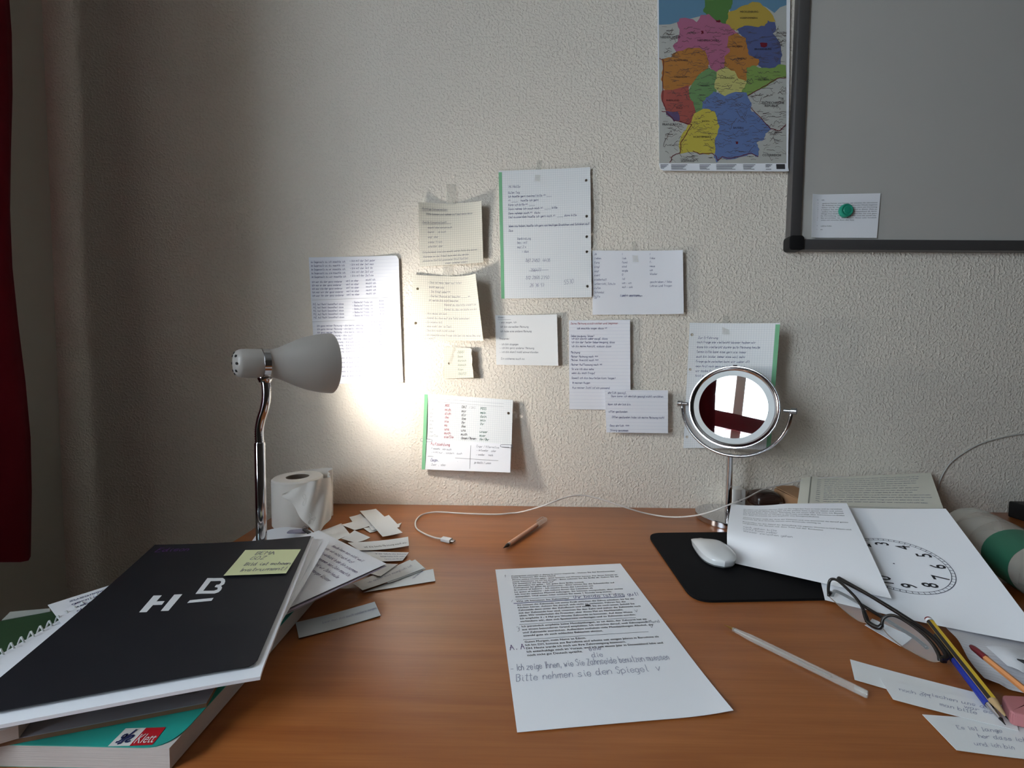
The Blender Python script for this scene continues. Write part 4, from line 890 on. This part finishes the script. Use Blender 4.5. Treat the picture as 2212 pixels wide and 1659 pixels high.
# ================================================================== printed page in the middle
q = [V3((-.0322, -.3103, .0012)), V3((.1781, -.2838, .0012)), V3((.2116, -.5803, .0012)), V3((.0033, -.6046, .0012))]
s = sheet('printed_page', q, M_print, lambda u, v: .0035*max(0, (u+v-1.72)/.28)**2+.0006*math.sin(3*u)*v, n=14, label='printed page with typed German sentences and pencil notes at the desk centre', cat='paper sheet', base=(.09, -.445, 0))
TX = [(.086, 'Colóquese cómodo o deme la mano izquierda - Heben Sie bei Beschwerden', .80), (.104, 'bitte kommen die linke Hand', .33), (.124, 'Ahora saldrá mucha agua - Jetzt kommt viel Wasser heraus. Für Ihren Schutz an', .80), (.143, 'setze Gemüsen, ya no les pongo - Bitte nehmen Sie die Brille ab. Geben Sie sie', .80), (.162, 'Ich bewahre sie für sich auf', .30), (.181, 'Le devuelvo las gafas - Ich gebe Ihre Brille zurück', .52), (.200, 'Colóquese las gafas de protección - Bitte setzen Sie die Schutzbrille auf', .74),
      (.220, 'le coloco el babero - Ich mache Ihnen das Lätzchen um', .57), (.240, 'Le quito el babero - Ich nehme Ihnen das Lätzchen ab', .56), (.260, 'Ich werde weiches Fluorid auftragen. Sie können ausspucken, aber nichts', .77), (.280, 'ausspülen. Und essen oder trinken Sie etwa 1 Stunde lang nichts.', .68),
      (.319, 'Wie oft benutzen Sie Zahnseide?', .36),
      (.350, 'Sie müssen die Zahnseide mit etwas Kraft zwischen die Zähne schieben, bis Sie ein', .80), (.370, 'Klicken hören. Achten Sie darauf, sich nicht zu verletzen. Führen Sie die', .73), (.390, 'Zahnseide dann unter das Zahnfleisch und ziehen Sie sie nach unten. Sobald Sie', .78), (.411, 'mit der Zahnseide hier sind, umarmen Sie den Zahn und ziehen die Zahnseide nach', .81), (.431, 'oben. Wir wiederholen die Prozedur, aber dieses Mal am Nachbarzahn.', .68), (.452, 'Ich empfehle 3 - 4 Mal pro Woche Zahnseide zu benutzen. Auf diese Weise', .73), (.472, 'verhindern wir, dass sich Speisereste verfestigen und zu Zahnstein werden.', .74),
      (.507, 'Ich persönlich empfehle keine Mundspülungen, es sei denn, der Zahnarzt hat sie', .79), (.527, 'aus einem besonderen Grund empfohlen. Ich verzichte darauf, weil Zähneputzen', .79), (.547, 'und Zahnseide ausreichen. Außerdem enthalten viele Mundspülungen Alkohol, der', .81), (.567, 'sowohl gute als auch schlechte Bakterien abtötet.', .48),
      (.605, 'Guten Morgen, mein Name ist Edson.', .36), (.624, 'Ich bin DH, komme aus Barcelona und arbeite seit einigen Jahren in Barcelona als', .79), (.643, 'DH. Heute werde ich mich um Ihre Zahnreinigung kümmern.', .58), (.662, 'Ich entschuldige mich im Voraus, weil ich seit einem Jahr in Deutschland lebe und', .79), (.681, 'noch nicht gut Deutsch spreche.', .31)]
printed(s, [(.11, v, .0046, t, wd*s.W) for v, t, wd in TX], M_black_ink, bold=.00012)
rules(s, [(.105, .297, .86, .297), (.10, .488, .84, .488), (.105, .586, .86, .586)], M_black_ink, width=.0005)
rules(s, [(.09, .329, .46, .327), (.44, .326, .86, .324)], M_blue_ink, width=.0013)
write(s, [(.06, .09, .004, '1'), (.075, .325, .004, '('), (.075, .53, .005, '3'), (.86, .45, .005, 'v'), (.88, .53, .003, '* Mund'), (.89, .56, .005, 'v')], M_pencil_ink, seed=70)
write(s, [(.50, .318, .0045, 'ihr beide ist das gut!')], M_blue_ink, seed=71, width=.0006)
write(s, [(.02, .64, .005, 'A. A')], M_violet_ink, seed=72, width=.0007)
write(s, [(.01, .750, .0055, '- Ich zeige Ihnen, wie Sie Zahnseide benutzen muessen'), (.46, .712, .0045, 'die'), (.46, .675, .0038, 'eine'), (.03, .802, .0055, 'Bitte nehmen sie den Spiegel  v')], M_faint_ink, seed=73, width=.00065, maxu=.88)
patch(s, 'ink_blot', [[(.575+.02*math.cos(k*.785), .378+.006*math.sin(k*.785)) for k in range(8)]], M_black_ink, .0004)
s.o.children[-1]['kind'] = 'stuff'

# ================================================================== mouse pad and mouse
M_pad = mat('black_foam_pad', (13, 13, 15), .85, 0, .2); noise_bump(M_pad, 900, .3, .0004, 2)
pc = rounded([(.254, -.394, 0), (.487, -.380, 0), (.492, -.146, 0), (.262, -.160, 0)], .030, 8)
g = G(); g.prism(pc[::-1], (0, 0, .0035)); o = g.build('mouse_pad', M_pad, label='black foam mouse pad with rounded corners', cat='mouse pad'); auto(o)
ms = thing('mouse', (.345, -.258, .0035), 'low white wireless mouse on the black pad', 'mouse')
mc = V3((.347, -.252, .0050)); ma = V3((.10, 1.0, 0)).normalized(); mb = V3((ma.y, -ma.x, 0))
def mouse_mesh(sc, z0, hh, flatb):
    vs = []; f = []; nu, nv = 24, 12
    for i in range(nu+1):
        t = -1+2*i/nu; tt = math.copysign(abs(t)**.8, t) if False else t
        wdt = .0285*(1-abs(t)**3.2)**.5*sc*(1-.05*t)
        for j in range(nv+1):
            r = -1+2*j/nv; zt = z0 + hh*(1-.72*abs(t+.22)**2.3 if True else 0)*(1-.34*r**4)
            vs.append(mc + ma*(t*.0565*sc) + mb*(r*wdt) + V3((0, 0, max(z0+.0005, zt))))
    n0 = len(vs)
    for i in range(nu+1):
        t = -1+2*i/nu; wdt = .0285*(1-abs(t)**3.2)**.5*sc*.95*(1-.05*t)
        for j in range(nv+1): vs.append(mc + ma*(t*.0565*sc*.97) + mb*((-1+2*j/nv)*wdt) + V3((0, 0, z0)))
    for i in range(nu):
        for j in range(nv):
            a = i*(nv+1)+j; f += [(a, a+1, a+nv+2, a+nv+1), (n0+a, n0+a+nv+1, n0+a+nv+2, n0+a+1)]
    for i in range(nu):
        for j in (0, nv):
            a = i*(nv+1)+j; f.append((a, a+nv+1, n0+a+nv+1, n0+a) if j == 0 else (a, n0+a, n0+a+nv+1, a+nv+1))
    for j in range(nv):
        f.append((j, n0+j, n0+j+1, j+1)); a = nu*(nv+1)+j; f.append((a, a+1, n0+a+1, n0+a))
    return vs, f
vs, f = mouse_mesh(1.0, .0045, .0165, 0); g = G(); g.add(vs, f); auto(g.build('shell', mat('glossy_white_shell', (228, 230, 230), .18), ms), 50)
vs, f = mouse_mesh(.94, .0006, .0045, 0); g = G(); g.add(vs, f); auto(g.build('base', mat('mouse_base_grey', (150, 152, 152), .4, .4), ms), 50)

# ================================================================== round mirror on a stand
MC = W(1581.6, 879, .078); bx_, by_ = MC.x+.002, -.072
mi = thing('vanity_mirror', (bx_, by_, 0), 'round chrome vanity mirror on a slim stand, lit ring round its glass', 'mirror')
g = G(); g.lathe([(0, .064), (.001, .066), (.0115, .066), (.013, .0645), (.0145, .020), (.016, .009), (.017, 0)], (bx_, by_, 0), (0, 0, 1), 56); auto(g.build('base', M_chrome, mi), 25)
zf = MC.z-.1075
g = G(); g.lathe([(.014, .0075), (.020, .0066), (zf-.004, .0062), (zf, .0075), (zf+.004, .004), (zf+.005, 0)], (bx_, by_, 0), (0, 0, 1), 24); auto(g.build('stem', M_chrome, mi))
MY = math.radians(42); MT = math.radians(8.0)
mh = V3((math.cos(MY), -math.sin(MY), 0))            # along the pivot, to the right
mn0 = V3((-math.sin(MY), -math.cos(MY), 0)); mn = (mn0*math.cos(MT)+V3((0, 0, 1))*math.sin(MT)).normalized()
pts = [MC + mh*(.1065*math.cos(t)) + V3((0, 0, 1))*(.1065*math.sin(t)) for t in [math.pi*(1+k/32) for k in range(33)]]
g = G(); g.tube(pts, .0034, 10); g.build('fork', M_chrome, mi, smooth=True)
for sg in (-1, 1):
    g = G(); g.lathe([(0, .0), (0, .0035), (.012, .0035), (.0125, .0065), (.021, .0065), (.022, .005), (.022, 0)], MC+mh*(sg*.094), mh*sg, 18); auto(g.build('pivot_knob', M_chrome_dull, mi))
g = G(); g.lathe([(-.012, 0), (-.012, .074), (-.008, .084), (-.003, .089), (.004, .0895), (.0065, .088), (.0062, .0845), (.0035, .0795), (.003, .079)], MC, mn, 72); hd = auto(g.build('rim', M_chrome, mi), 40)
M_frost = mat('frosted_light_ring', (176, 182, 182), .35); M_mirror = mat('mirror_glass', (214, 216, 214), .012, 1.0)
g = G(); g.lathe([(.0028, .0795), (.0032, .0675)], MC, mn, 72); g.build('light_ring', M_frost, mi)
g = G(); g.lathe([(.0032, .0675), (.0032, 0)], MC, mn, 72); g.build('glass', M_mirror, mi)
g = G(); tp = MC + (V3((0, 0, 1))-mn*mn.z).normalized()*.0885; g.lathe([(0, .0), (0, .0045), (.003, .004), (.003, 0)], tp, (0, 0, 1), 12); auto(g.build('switch', M_black, mi))

# ================================================================== things behind the mirror
ca_ = W(1583, 1057, .036); cbx = ca_.x
ch = thing('charger', (cbx+.018, -.020, 0), 'white cube charger standing on the mirror base behind the stem', 'charger')
g = G(); g.box((cbx, -.036, .0148), (cbx+.030, -.006, ca_.z)); bevel(g.build('charger_body', mat('white_charger_plastic', (232, 232, 228), .35), ch), .003)
g = G(); g.box((cbx+.012, -.0364, ca_.z*.5), (cbx+.022, -.0359, ca_.z*.5+.004)); g.build('charger_port', M_dark, ch)
pc_ = W(1652, 1078, .040)
cs = thing('glasses_case', (pc_.x, -.085, 0), 'dark brown glossy case behind the curled printed sheet', 'case')
M_case = mat('dark_brown_leather', (52, 34, 28), .25)
for nm, z0, z1 in (('case_bottom', .0182, .034), ('case_lid', .0345, .056)):
    vs = []; f = []; nu, nv = 24, 8
    for j in range(nv+1):
        t = j/nv; z = z0+(z1-z0)*t; k = math.sqrt(max(0, 1-((t if nm == 'case_lid' else 1-t)*.92)**2.6)) 
        for i in range(nu):
            a = 2*math.pi*i/nu; x = math.copysign(abs(math.cos(a))**.6, math.cos(a))*.033*k; y = math.copysign(abs(math.sin(a))**.6, math.sin(a))*.028*k
            vs.append((pc_.x+x, -.040+y, z))
    for j in range(nv):
        for i in range(nu): f.append((j*nu+i, j*nu+(i+1) % nu, (j+1)*nu+(i+1) % nu, (j+1)*nu+i))
    f += [tuple(range(nu-1, -1, -1)), tuple(nv*nu+i for i in range(nu))]
    g = G(); g.add(vs, f); auto(g.build(nm, M_case, cs), 40)
g = G(); c_ = V3((pc_.x+.02, -.067, .034)); g.lathe([(0, .004), (.002, .0035), (.002, 0)], c_, (0, -1, 0), 12); auto(g.build('case_clasp', M_chrome_dull, cs))
M_card = mat('brown_cardboard', (164, 126, 92), .85)
bxp = W(1700, 1067, .060); bz_ = bxp.z
cdb = thing('cardboard_box', (bxp.x+.032, -.06, 0), 'small brown cardboard box left of the old handwritten book', 'box')
g = G(); g.box((bxp.x+.001, -.108, 0), (bxp.x+.046, -.014, bz_-.001)); g.build('box_body', M_card, cdb)
g = G(); g.prism([(bxp.x, -.110, bz_-.001), (bxp.x+.048, -.110, bz_-.001), (bxp.x+.048, -.012, bz_+.003), (bxp.x, -.012, bz_+.003)][::-1], (0, 0, .0018)); g.build('box_lid', M_card, cdb)
# old handwritten book leaning on the box
M_aged = mat('aged_page', (232, 230, 216), .9, 0, .1)
q = [W(1730, 1036, .012), W(2010, 1024, .012), D(2037, 1101, .066), D(1722, 1093, .054)]
ob = sheet('handwritten_book', q, M_aged, lambda u, v: .003*math.sin(math.pi*min(1, u*6))*(1 if u < .167 else 0), n=20, th=.006, label='open old book of dense handwriting leaning against the wall at right', cat='book')
rng = random.Random(21)
write(ob, [(.13, .12+.07*i, .0024, babble(rng, 15)) for i in range(12)], M_blue_ink, 'handwriting', .00045, 81, maxu=.95)
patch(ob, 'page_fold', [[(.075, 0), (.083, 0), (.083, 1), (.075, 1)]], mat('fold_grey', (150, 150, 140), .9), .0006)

# ================================================================== clock sheet and printed sheet at the right
BRc, TRc, BLc = V3((.6173, -.4974, .0163)), V3((.7427, -.2589, .0943)), D(1782, 1296, .0042)
TLc = TRc + (BLc-BRc)*.97 + V3((0, 0, -.022))
ck = sheet('clock_face_sheet', [TLc, TRc, BRc, BLc], M_print, lambda u, v: -.003*math.sin(math.pi*u), n=16, label='white sheet printed with a clock face, tilted at the right', cat='paper sheet')
def ckp(x, y, it=6):            # sheet coordinates of a picture point
    u, v = .5, .5
    r = ray(x, y)
    for _ in range(12):
        def err(u, v):
            p = ck(u, v) - CAMP; t = p.dot(r)/r.dot(r); return p - r*t
        e0 = err(u, v); eu = (err(u+1e-4, v)-e0)/1e-4; ev = (err(u, v+1e-4)-e0)/1e-4
        a11, a12, a22 = eu.dot(eu), eu.dot(ev), ev.dot(ev); b1, b2 = -eu.dot(e0), -ev.dot(e0); dt = a11*a22-a12*a12
        if abs(dt) < 1e-14: break
        u += (b1*a22-b2*a12)/dt; v += (a11*b2-a12*b1)/dt
    return u, v
cc = ckp(1931, 1218); c6 = ckp(2025, 1225)
ex = V3(((c6[0]-cc[0])*ck.W, (c6[1]-cc[1])*ck.H, 0)); RN = ex.length; ex.normalize(); ey = V3((-ex.y, ex.x, 0))   # towards 6, towards 9 (v runs down)
def ring(r0, r1, n=96):
    out = []
    for k in range(n):
        t0, t1 = 2*math.pi*k/n, 2*math.pi*(k+1)/n
        out.append([tuple((cc[0]+(ex.x*math.cos(t)+ey.x*math.sin(t))*r/ck.W, cc[1]+(ex.y*math.cos(t)+ey.y*math.sin(t))*r/ck.H)) for r, t in ((r0, t0), (r1, t0), (r1, t1), (r0, t1))])
    return out
M_ckink = mat('clock_print_grey', (70, 72, 84), .7)
tk = []
for k in range(60):
    t = 2*math.pi*k/60; w_ = .006
    tk.append([tuple((cc[0]+(ex.x*math.cos(tt)+ey.x*math.sin(tt))*r/ck.W, cc[1]+(ex.y*math.cos(tt)+ey.y*math.sin(tt))*r/ck.H)) for r, tt in ((RN*1.22, t-w_), (RN*1.30, t-w_), (RN*1.30, t+w_), (RN*1.22, t+w_))])
o = patch(ck, 'clock_ring', ring(RN*1.21, RN*1.225)+ring(RN*1.295, RN*1.312)+tk+ring(0, .0012, 8), M_ckink, .0004); o['kind'] = 'stuff'
g = G()
for nmb in range(1, 13):
    t = 2*math.pi*(nmb-6)/12; cx2, cy2 = ex*(RN*math.cos(t))+ey*(RN*math.sin(t)), 0
    vs, f = font_mesh(str(nmb)); w0 = max(a for a, b in vs); k = RN*.50
    pts = []
    for a, b in vs:
        lx, ly = (a-w0/2)*k*.85, (b-.35)*k      # numeral upright means its top points towards 12, i.e. along -ex; its right along -ey side
        p = cx2 - ex*ly - ey*lx
        pts.append(ck(cc[0]+p.x/ck.W, cc[1]+p.y/ck.H, ck.th/2+.0005))
    g.add(pts, f); g.add([p+(ck.q[1]-ck.q[0]).normalized()*.0007 for p in pts], f)
o = g.build('clock_numerals', M_black_ink, ck.o, kind='stuff')

q = [D(1579, 1089, .052), D(1829, 1087, .082), D(1926, 1293, .0235), D(1566, 1212, .0040)]
def sst(a, b, x): t = min(1, max(0, (x-a)/(b-a))); return t*t*(3-2*t)
def psb(u, v):
    wv = sst(.62, .84, v)*(1-sst(.18, .45, u))
    return .009*(1-u)**2*math.sin(math.pi*v)**2*(1-wv) - .004*math.sin(math.pi*min(1, u*2))*(1-v) + .003*u*math.sin(math.pi*v) - wv*.047*(1-v)*(1-u)
ps = sheet('printed_sheet', q, M_print, psb, n=24, label='curled printed sheet lying over the mouse pad below the mirror', cat='paper sheet')
TS = ['Sie haben nun fünfzehn Minuten Zeit um den folgenden Text zu lesen und zu verstehen', 'Beantworten Sie danach die Fragen auf der zweiten Seite in ganzen Sätzen und achten', 'Sie auf die Zeiten der Verben. Schreiben Sie mit einem Stift und nicht mit Bleistift', 'Die Patientin kommt am Morgen in die Praxis und klagt über Schmerzen im Kiefer', 'Der Arzt untersucht sie und empfiehlt eine Röntgenaufnahme', '', 'Welche Fragen stellt der Arzt der Patientin und was antwortet sie darauf genau', 'Nennen Sie drei Gründe warum eine Kontrolle wichtig ist', '', 'Beschreiben Sie den Ablauf der Behandlung mit eigenen Worten in fünf Sätzen und', 'vergleichen Sie danach mit dem Text auf der Rückseite']
printed(ps, [(.12, .10+i*.031, .0046, t, ps.W*(.82 if len(t) > 75 else .62)) for i, t in enumerate(TS) if t], M_black_ink)
rng = random.Random(3); write(ps, [(.13, .48+.035*i, .0034, babble(rng, 3)) for i in range(3)], M_pencil_ink, seed=85, width=.0004)

# ================================================================== right-hand clutter
RG = 'cut paper slips at the lower right'
px0 = (0, 0, 1)
slip([(1836, 1426), (2150, 1508), (2135, 1548), (1846, 1470)], .0008, 'long slip pointing left, furthest left at the lower right', group=RG, s0=px0, seed=20)
slip([(1900, 1466), (2190, 1530), (2200, 1580), (1929, 1512)], .0024, 'handwritten slip overlapping the long slip at the lower right', group=RG, s0=px0, seed=21, text=[(.12, .45, 'noch oft'), (.30, .35, 'zwischen uns allen'), (.42, .72, 'man bitte'), (.62, .55, 'war es')])
slip([(1992, 1545), (2300, 1562), (2320, 1652), (2066, 1622)], .0012, 'handwritten slip nearest the lower right corner', group=RG, s0=px0, seed=22, text=[(.18, .38, 'Es ist lange'), (.30, .58, 'her dass ich hier war'), (.22, .80, 'und ich bin')])
slip([(1868, 1352), (1884, 1338), (1972, 1378), (1946, 1398)], .0020, 'folded white slip under the glasses', group=RG, s0=px0, seed=23, mt=M_paper)

# crumpled ruled sheets
M_ruled = ruled('narrow_ruled_paper', (226, 226, 230), (150, 150, 158), 0, .006, .08, .5)
q = [D(2040, 1352, .003), D(2285, 1402, .003), D(2290, 1520, .003), D(2106, 1462, .003)]
sheet('ruled_sheet', q, M_ruled, lambda u, v: .001+.008*math.sin(math.pi*min(1, v*1.15))**2*(.5+.5*u)+.002*math.sin(7*u+3*v)**2, n=18, outline=[(0, 0), (1, 0), (1, 1), (.4, 1.05), (.12, 1.0), (.03, .7)], label='rumpled ruled sheet under the lower edge of the clock sheet', cat='paper sheet')
q = [D(2130, 1398, .016), D(2320, 1425, .016), D(2330, 1520, .013), D(2176, 1440, .016)]
sheet('ruled_sheet', q, M_paper, lambda u, v: .001+.004*math.sin(math.pi*u)*math.sin(math.pi*v)+.002*math.sin(9*u), n=12, label='second rumpled sheet on top of the ruled one at the right edge', cat='paper sheet')

# pink eraser
er = [D(2163, 1500, .0165), D(2184, 1538, .0165), D(2270, 1560, .0165), D(2255, 1505, .0165)]
g = G(); g.prism(rounded(er, .004, 4), (0, 0, -.0125)); o = g.build('eraser', mat('pink_rubber', (190, 122, 124), .85), label='pink rubber eraser at the right edge', cat='eraser'); bevel(o, .002, 3)

# blue pen
a, b = D(2172, 1566, .0088), D(2024, 1372, .0125); a, e, L = pen_axis(a, b)
bp = thing('blue_pen', a, 'dark blue ballpoint pen lying under the yellow pencil', 'pen')
M_blue = mat('blue_pen_plastic', (22, 48, 150), .25)
g = G(); g.lathe([(0, .0003), (.004, .0008), (.007, .0016)], a, e, 14); auto(g.build('tip', M_black, bp))
g = G(); g.lathe([(.007, .0016), (.020, .0036), (.023, .0040)], a, e, 18); auto(g.build('cone', M_chrome, bp))
g = G(); g.lathe([(.023, .0042), (.026, .0050), (.085, .0052), (.087, .0050)], a, e, 22); auto(g.build('barrel', M_blue, bp))
g = G(); g.lathe([(.087, .0052), (.090, .0054), (L-.006, .0052), (L-.002, .0038), (L, 0)], a, e, 22); auto(g.build('upper_barrel', M_black, bp))
# striped pencil
a, b = D(2180, 1557, .0150), D(2004, 1336, .0370); a, e, L = pen_axis(a, b)
pcl = thing('pencil', a, 'yellow and black striped pencil lying across the glasses and blue pen', 'pencil')
M_py = mat('pencil_yellow', (222, 184, 58), .4); M_pb = mat('pencil_black', (22, 20, 18), .4); M_wd = mat('pencil_wood', (176, 146, 104), .8)
ax_ = e; aa = (V3((0, 0, 1))-e*e.z).normalized(); bb = ax_.cross(aa); vs = []; fs = []; fm = []
for t in (.020, L-.006):
    for k in range(6):
        an = math.pi/3*k+math.pi/6; vs.append(a+ax_*t+(aa*math.cos(an)+bb*math.sin(an))*.0037)
for k in range(6): fs.append((k, (k+1) % 6, 6+(k+1) % 6, 6+k)); fm.append(k % 2)
g = G(); [g.add(vs, [fs[k]], 1-fm[k]) for k in range(6)]; g.build('shaft', [M_py, M_pb], pcl)
g = G(); g.lathe([(.004, .0008), (.020, .0037)], a, e, 12); auto(g.build('sharpened_wood', M_wd, pcl))
g = G(); g.lathe([(0, .0001), (.004, .0008)], a, e, 8); g.build('graphite_point', M_pb, pcl)
g = G(); g.lathe([(L-.006, .0038), (L-.003, .0039), (L-.003, .0036)], a, e, 14); auto(g.build('white_ring', M_whitep, pcl))
g = G(); g.lathe([(L-.003, .0038), (L-.001, .0036), (L, .002), (L, 0)], a, e, 14); auto(g.build('red_end', mat('pencil_red', (120, 30, 34), .4), pcl))
# orange pencil
a, b = D(2098, 1396, .0235), D(2330, 1584, .0265); a, e, L = pen_axis(a, b)
op = thing('orange_pen', a, 'thin orange pencil with dark red end lying on the rumpled sheets', 'pencil')
g = G(); g.lathe([(0, .0), (0, .0020), (.004, .0032), (.020, .0034), (.021, .003)], a, e, 14); auto(g.build('red_end', mat('dark_red_metal', (128, 42, 50), .35, .3), op))
g = G(); g.lathe([(.020, .0031), (L, .0031), (L, 0)], a, e, 6); auto(g.build('shaft', mat('orange_lacquer', (226, 150, 92), .4), op), 20)
# black pen at the edge
a, b = D(2197, 1424, .024), D(2320, 1470, .024); a, e, L = pen_axis(a, b)
kp_ = thing('black_pen', a, 'black pen tip entering at the right edge above the orange pencil', 'pen')
g = G(); g.lathe([(0, .0006), (.006, .0022), (.012, .0036), (L, .0036), (L, 0)], a, e, 14); auto(g.build('barrel', M_black, kp_))
g = G(); g.lathe([(-.002, .0002), (0, .0006)], a, e, 8); g.build('tip', M_chrome_dull, kp_)

# glasses: lenses upright on the desk, temples folded behind
GA, GB = D(1850, 1343, .0022), D(1990, 1428, .0022); ab = (GB-GA).normalized(); pp = V3((-ab.y, ab.x, 0)); pp = pp if pp.x > 0 else -pp
gw = V3((0, 0, 1))*math.cos(math.radians(30)) + pp*math.sin(math.radians(30)); GN = ab.cross(gw)
gl = thing('glasses', (GA+GB)*.5-V3((0, 0, .002)), 'black-framed folded eyeglasses at the lower right', 'glasses')
M_frame = mat('black_acetate', (20, 17, 17), .3)
def gp2(x, y): return onplane(1770+x/7.214, 1230+y/7.214, GA, GN)
LL = [(150, 420), (140, 300), (160, 180), (215, 150), (300, 185), (420, 290), (540, 410), (640, 540), (700, 660), (745, 770), (735, 835)]
LLb = [(735, 835), (640, 815), (520, 745), (400, 650), (300, 560), (215, 480), (150, 420)]
LR = [(975, 900), (985, 790), (1040, 735), (1130, 715), (1230, 745), (1330, 800), (1480, 900), (1640, 1030), (1770, 1170), (1860, 1330), (1880, 1430)]
LRb = [(1880, 1430), (1780, 1440), (1640, 1390), (1450, 1290), (1290, 1200), (1160, 1100), (1060, 1010), (975, 900)]
for up_, lo_ in ((LL, LLb), (LR, LRb)):
    u1 = spline([gp2(*p) for p in up_], 3); l1 = spline([gp2(*p) for p in lo_], 3)
    g = G(); g.tube(u1, .0019, 8); g.build('rim', M_frame, gl, smooth=True)
    g = G(); g.tube(l1, .0006, 6); g.build('lower_rim', mat('thin_rim_metal', (150, 132, 118), .3, .5), gl, smooth=True)
    poly = u1[:-1]+l1[:-1]; g = G(); g.prism([p+GN*.0004 for p in poly], GN*-.0008); g.build('lens', M_lens, gl)
g = G(); g.tube(spline([gp2(690, 640), gp2(745, 800), gp2(840, 880), gp2(930, 905), gp2(980, 860)], 4), [.0022+.0008*math.sin(math.pi*k/16) for k in range(17)], 8); g.build('bridge', M_frame, gl, smooth=True)
hr = gp2(1890, 1400); hl = gp2(160, 380)
g = G(); g.tube(spline([hr, hr+pp*.008+V3((0, 0, .004)), D(2010, 1372, .022), D(1950, 1330, .026), D(1880, 1287, .029), D(1838, 1264, .029), D(1812, 1250, .028)], 5), [.0026]*20+[.0024+.0012*k/10 for k in range(11)], 8); g.build('temple', M_frame, gl, smooth=True)
g = G(); g.tube(spline([hl, hl+pp*.006, D(1806, 1277, .014), D(1840, 1294, .013), D(1900, 1330, .012), D(1940, 1355, .011), D(1975, 1377, .011), D(2003, 1400, .009)], 5), .0021, 8); g.build('temple', M_frame, gl, smooth=True)
for h_ in (hr, hl):
    g = G(); c_ = h_+pp*.002; g.box((c_.x-.003, c_.y-.003, c_.z-.003), (c_.x+.003, c_.y+.003, c_.z+.003)); bevel(g.build('hinge', M_frame, gl), .001)

# plastic bottle lying at the right
ba, bb_ = V3((.835, -.215, .0425)), V3((.715, -.505, .0425)); e = (bb_-ba).normalized(); L = (bb_-ba).length
bt = thing('bottle', (ba+bb_)*.5-V3((0, 0, .0425)), 'clear plastic bottle with green label lying at the right edge', 'bottle')
M_pet = see_through('clear_bottle_plastic', (196, 194, 184), .45, .12)
g = G(); g.lathe([(.006, 0), (.002, .020), (0, .032), (.006, .041), (.03, .042), (.035, .0405), (.04, .042), (.075, .042), (.08, .0405), (.085, .042), (.19, .042), (.195, .0405), (.20, .042), (.225, .040), (.255, .028), (.275, .016), (.290, .0135)], ba, e, 40); auto(g.build('bottle_body', M_pet, bt))
g = G(); g.lathe([(.118, .0424), (.178, .0424)], ba, e, 40); g.build('label', mat('green_bottle_label', (34, 98, 74), .5), bt, smooth=True)
g = G(); g.lathe([(.292, .0), (.292, .0150), (.276, .0152), (.276, .013)], ba, e, 24); auto(g.build('cap', mat('blue_bottle_cap', (26, 36, 96), .4), bt))

# black box by the wall
g = G(); g.box((1.125, -.105, 0), (1.26, -.03, .036)); o = g.build('speaker_box', mat('black_speaker_case', (12, 12, 13), .6), None, label='black box standing on the desk at the far right', cat='box'); bevel(o, .004, 3)
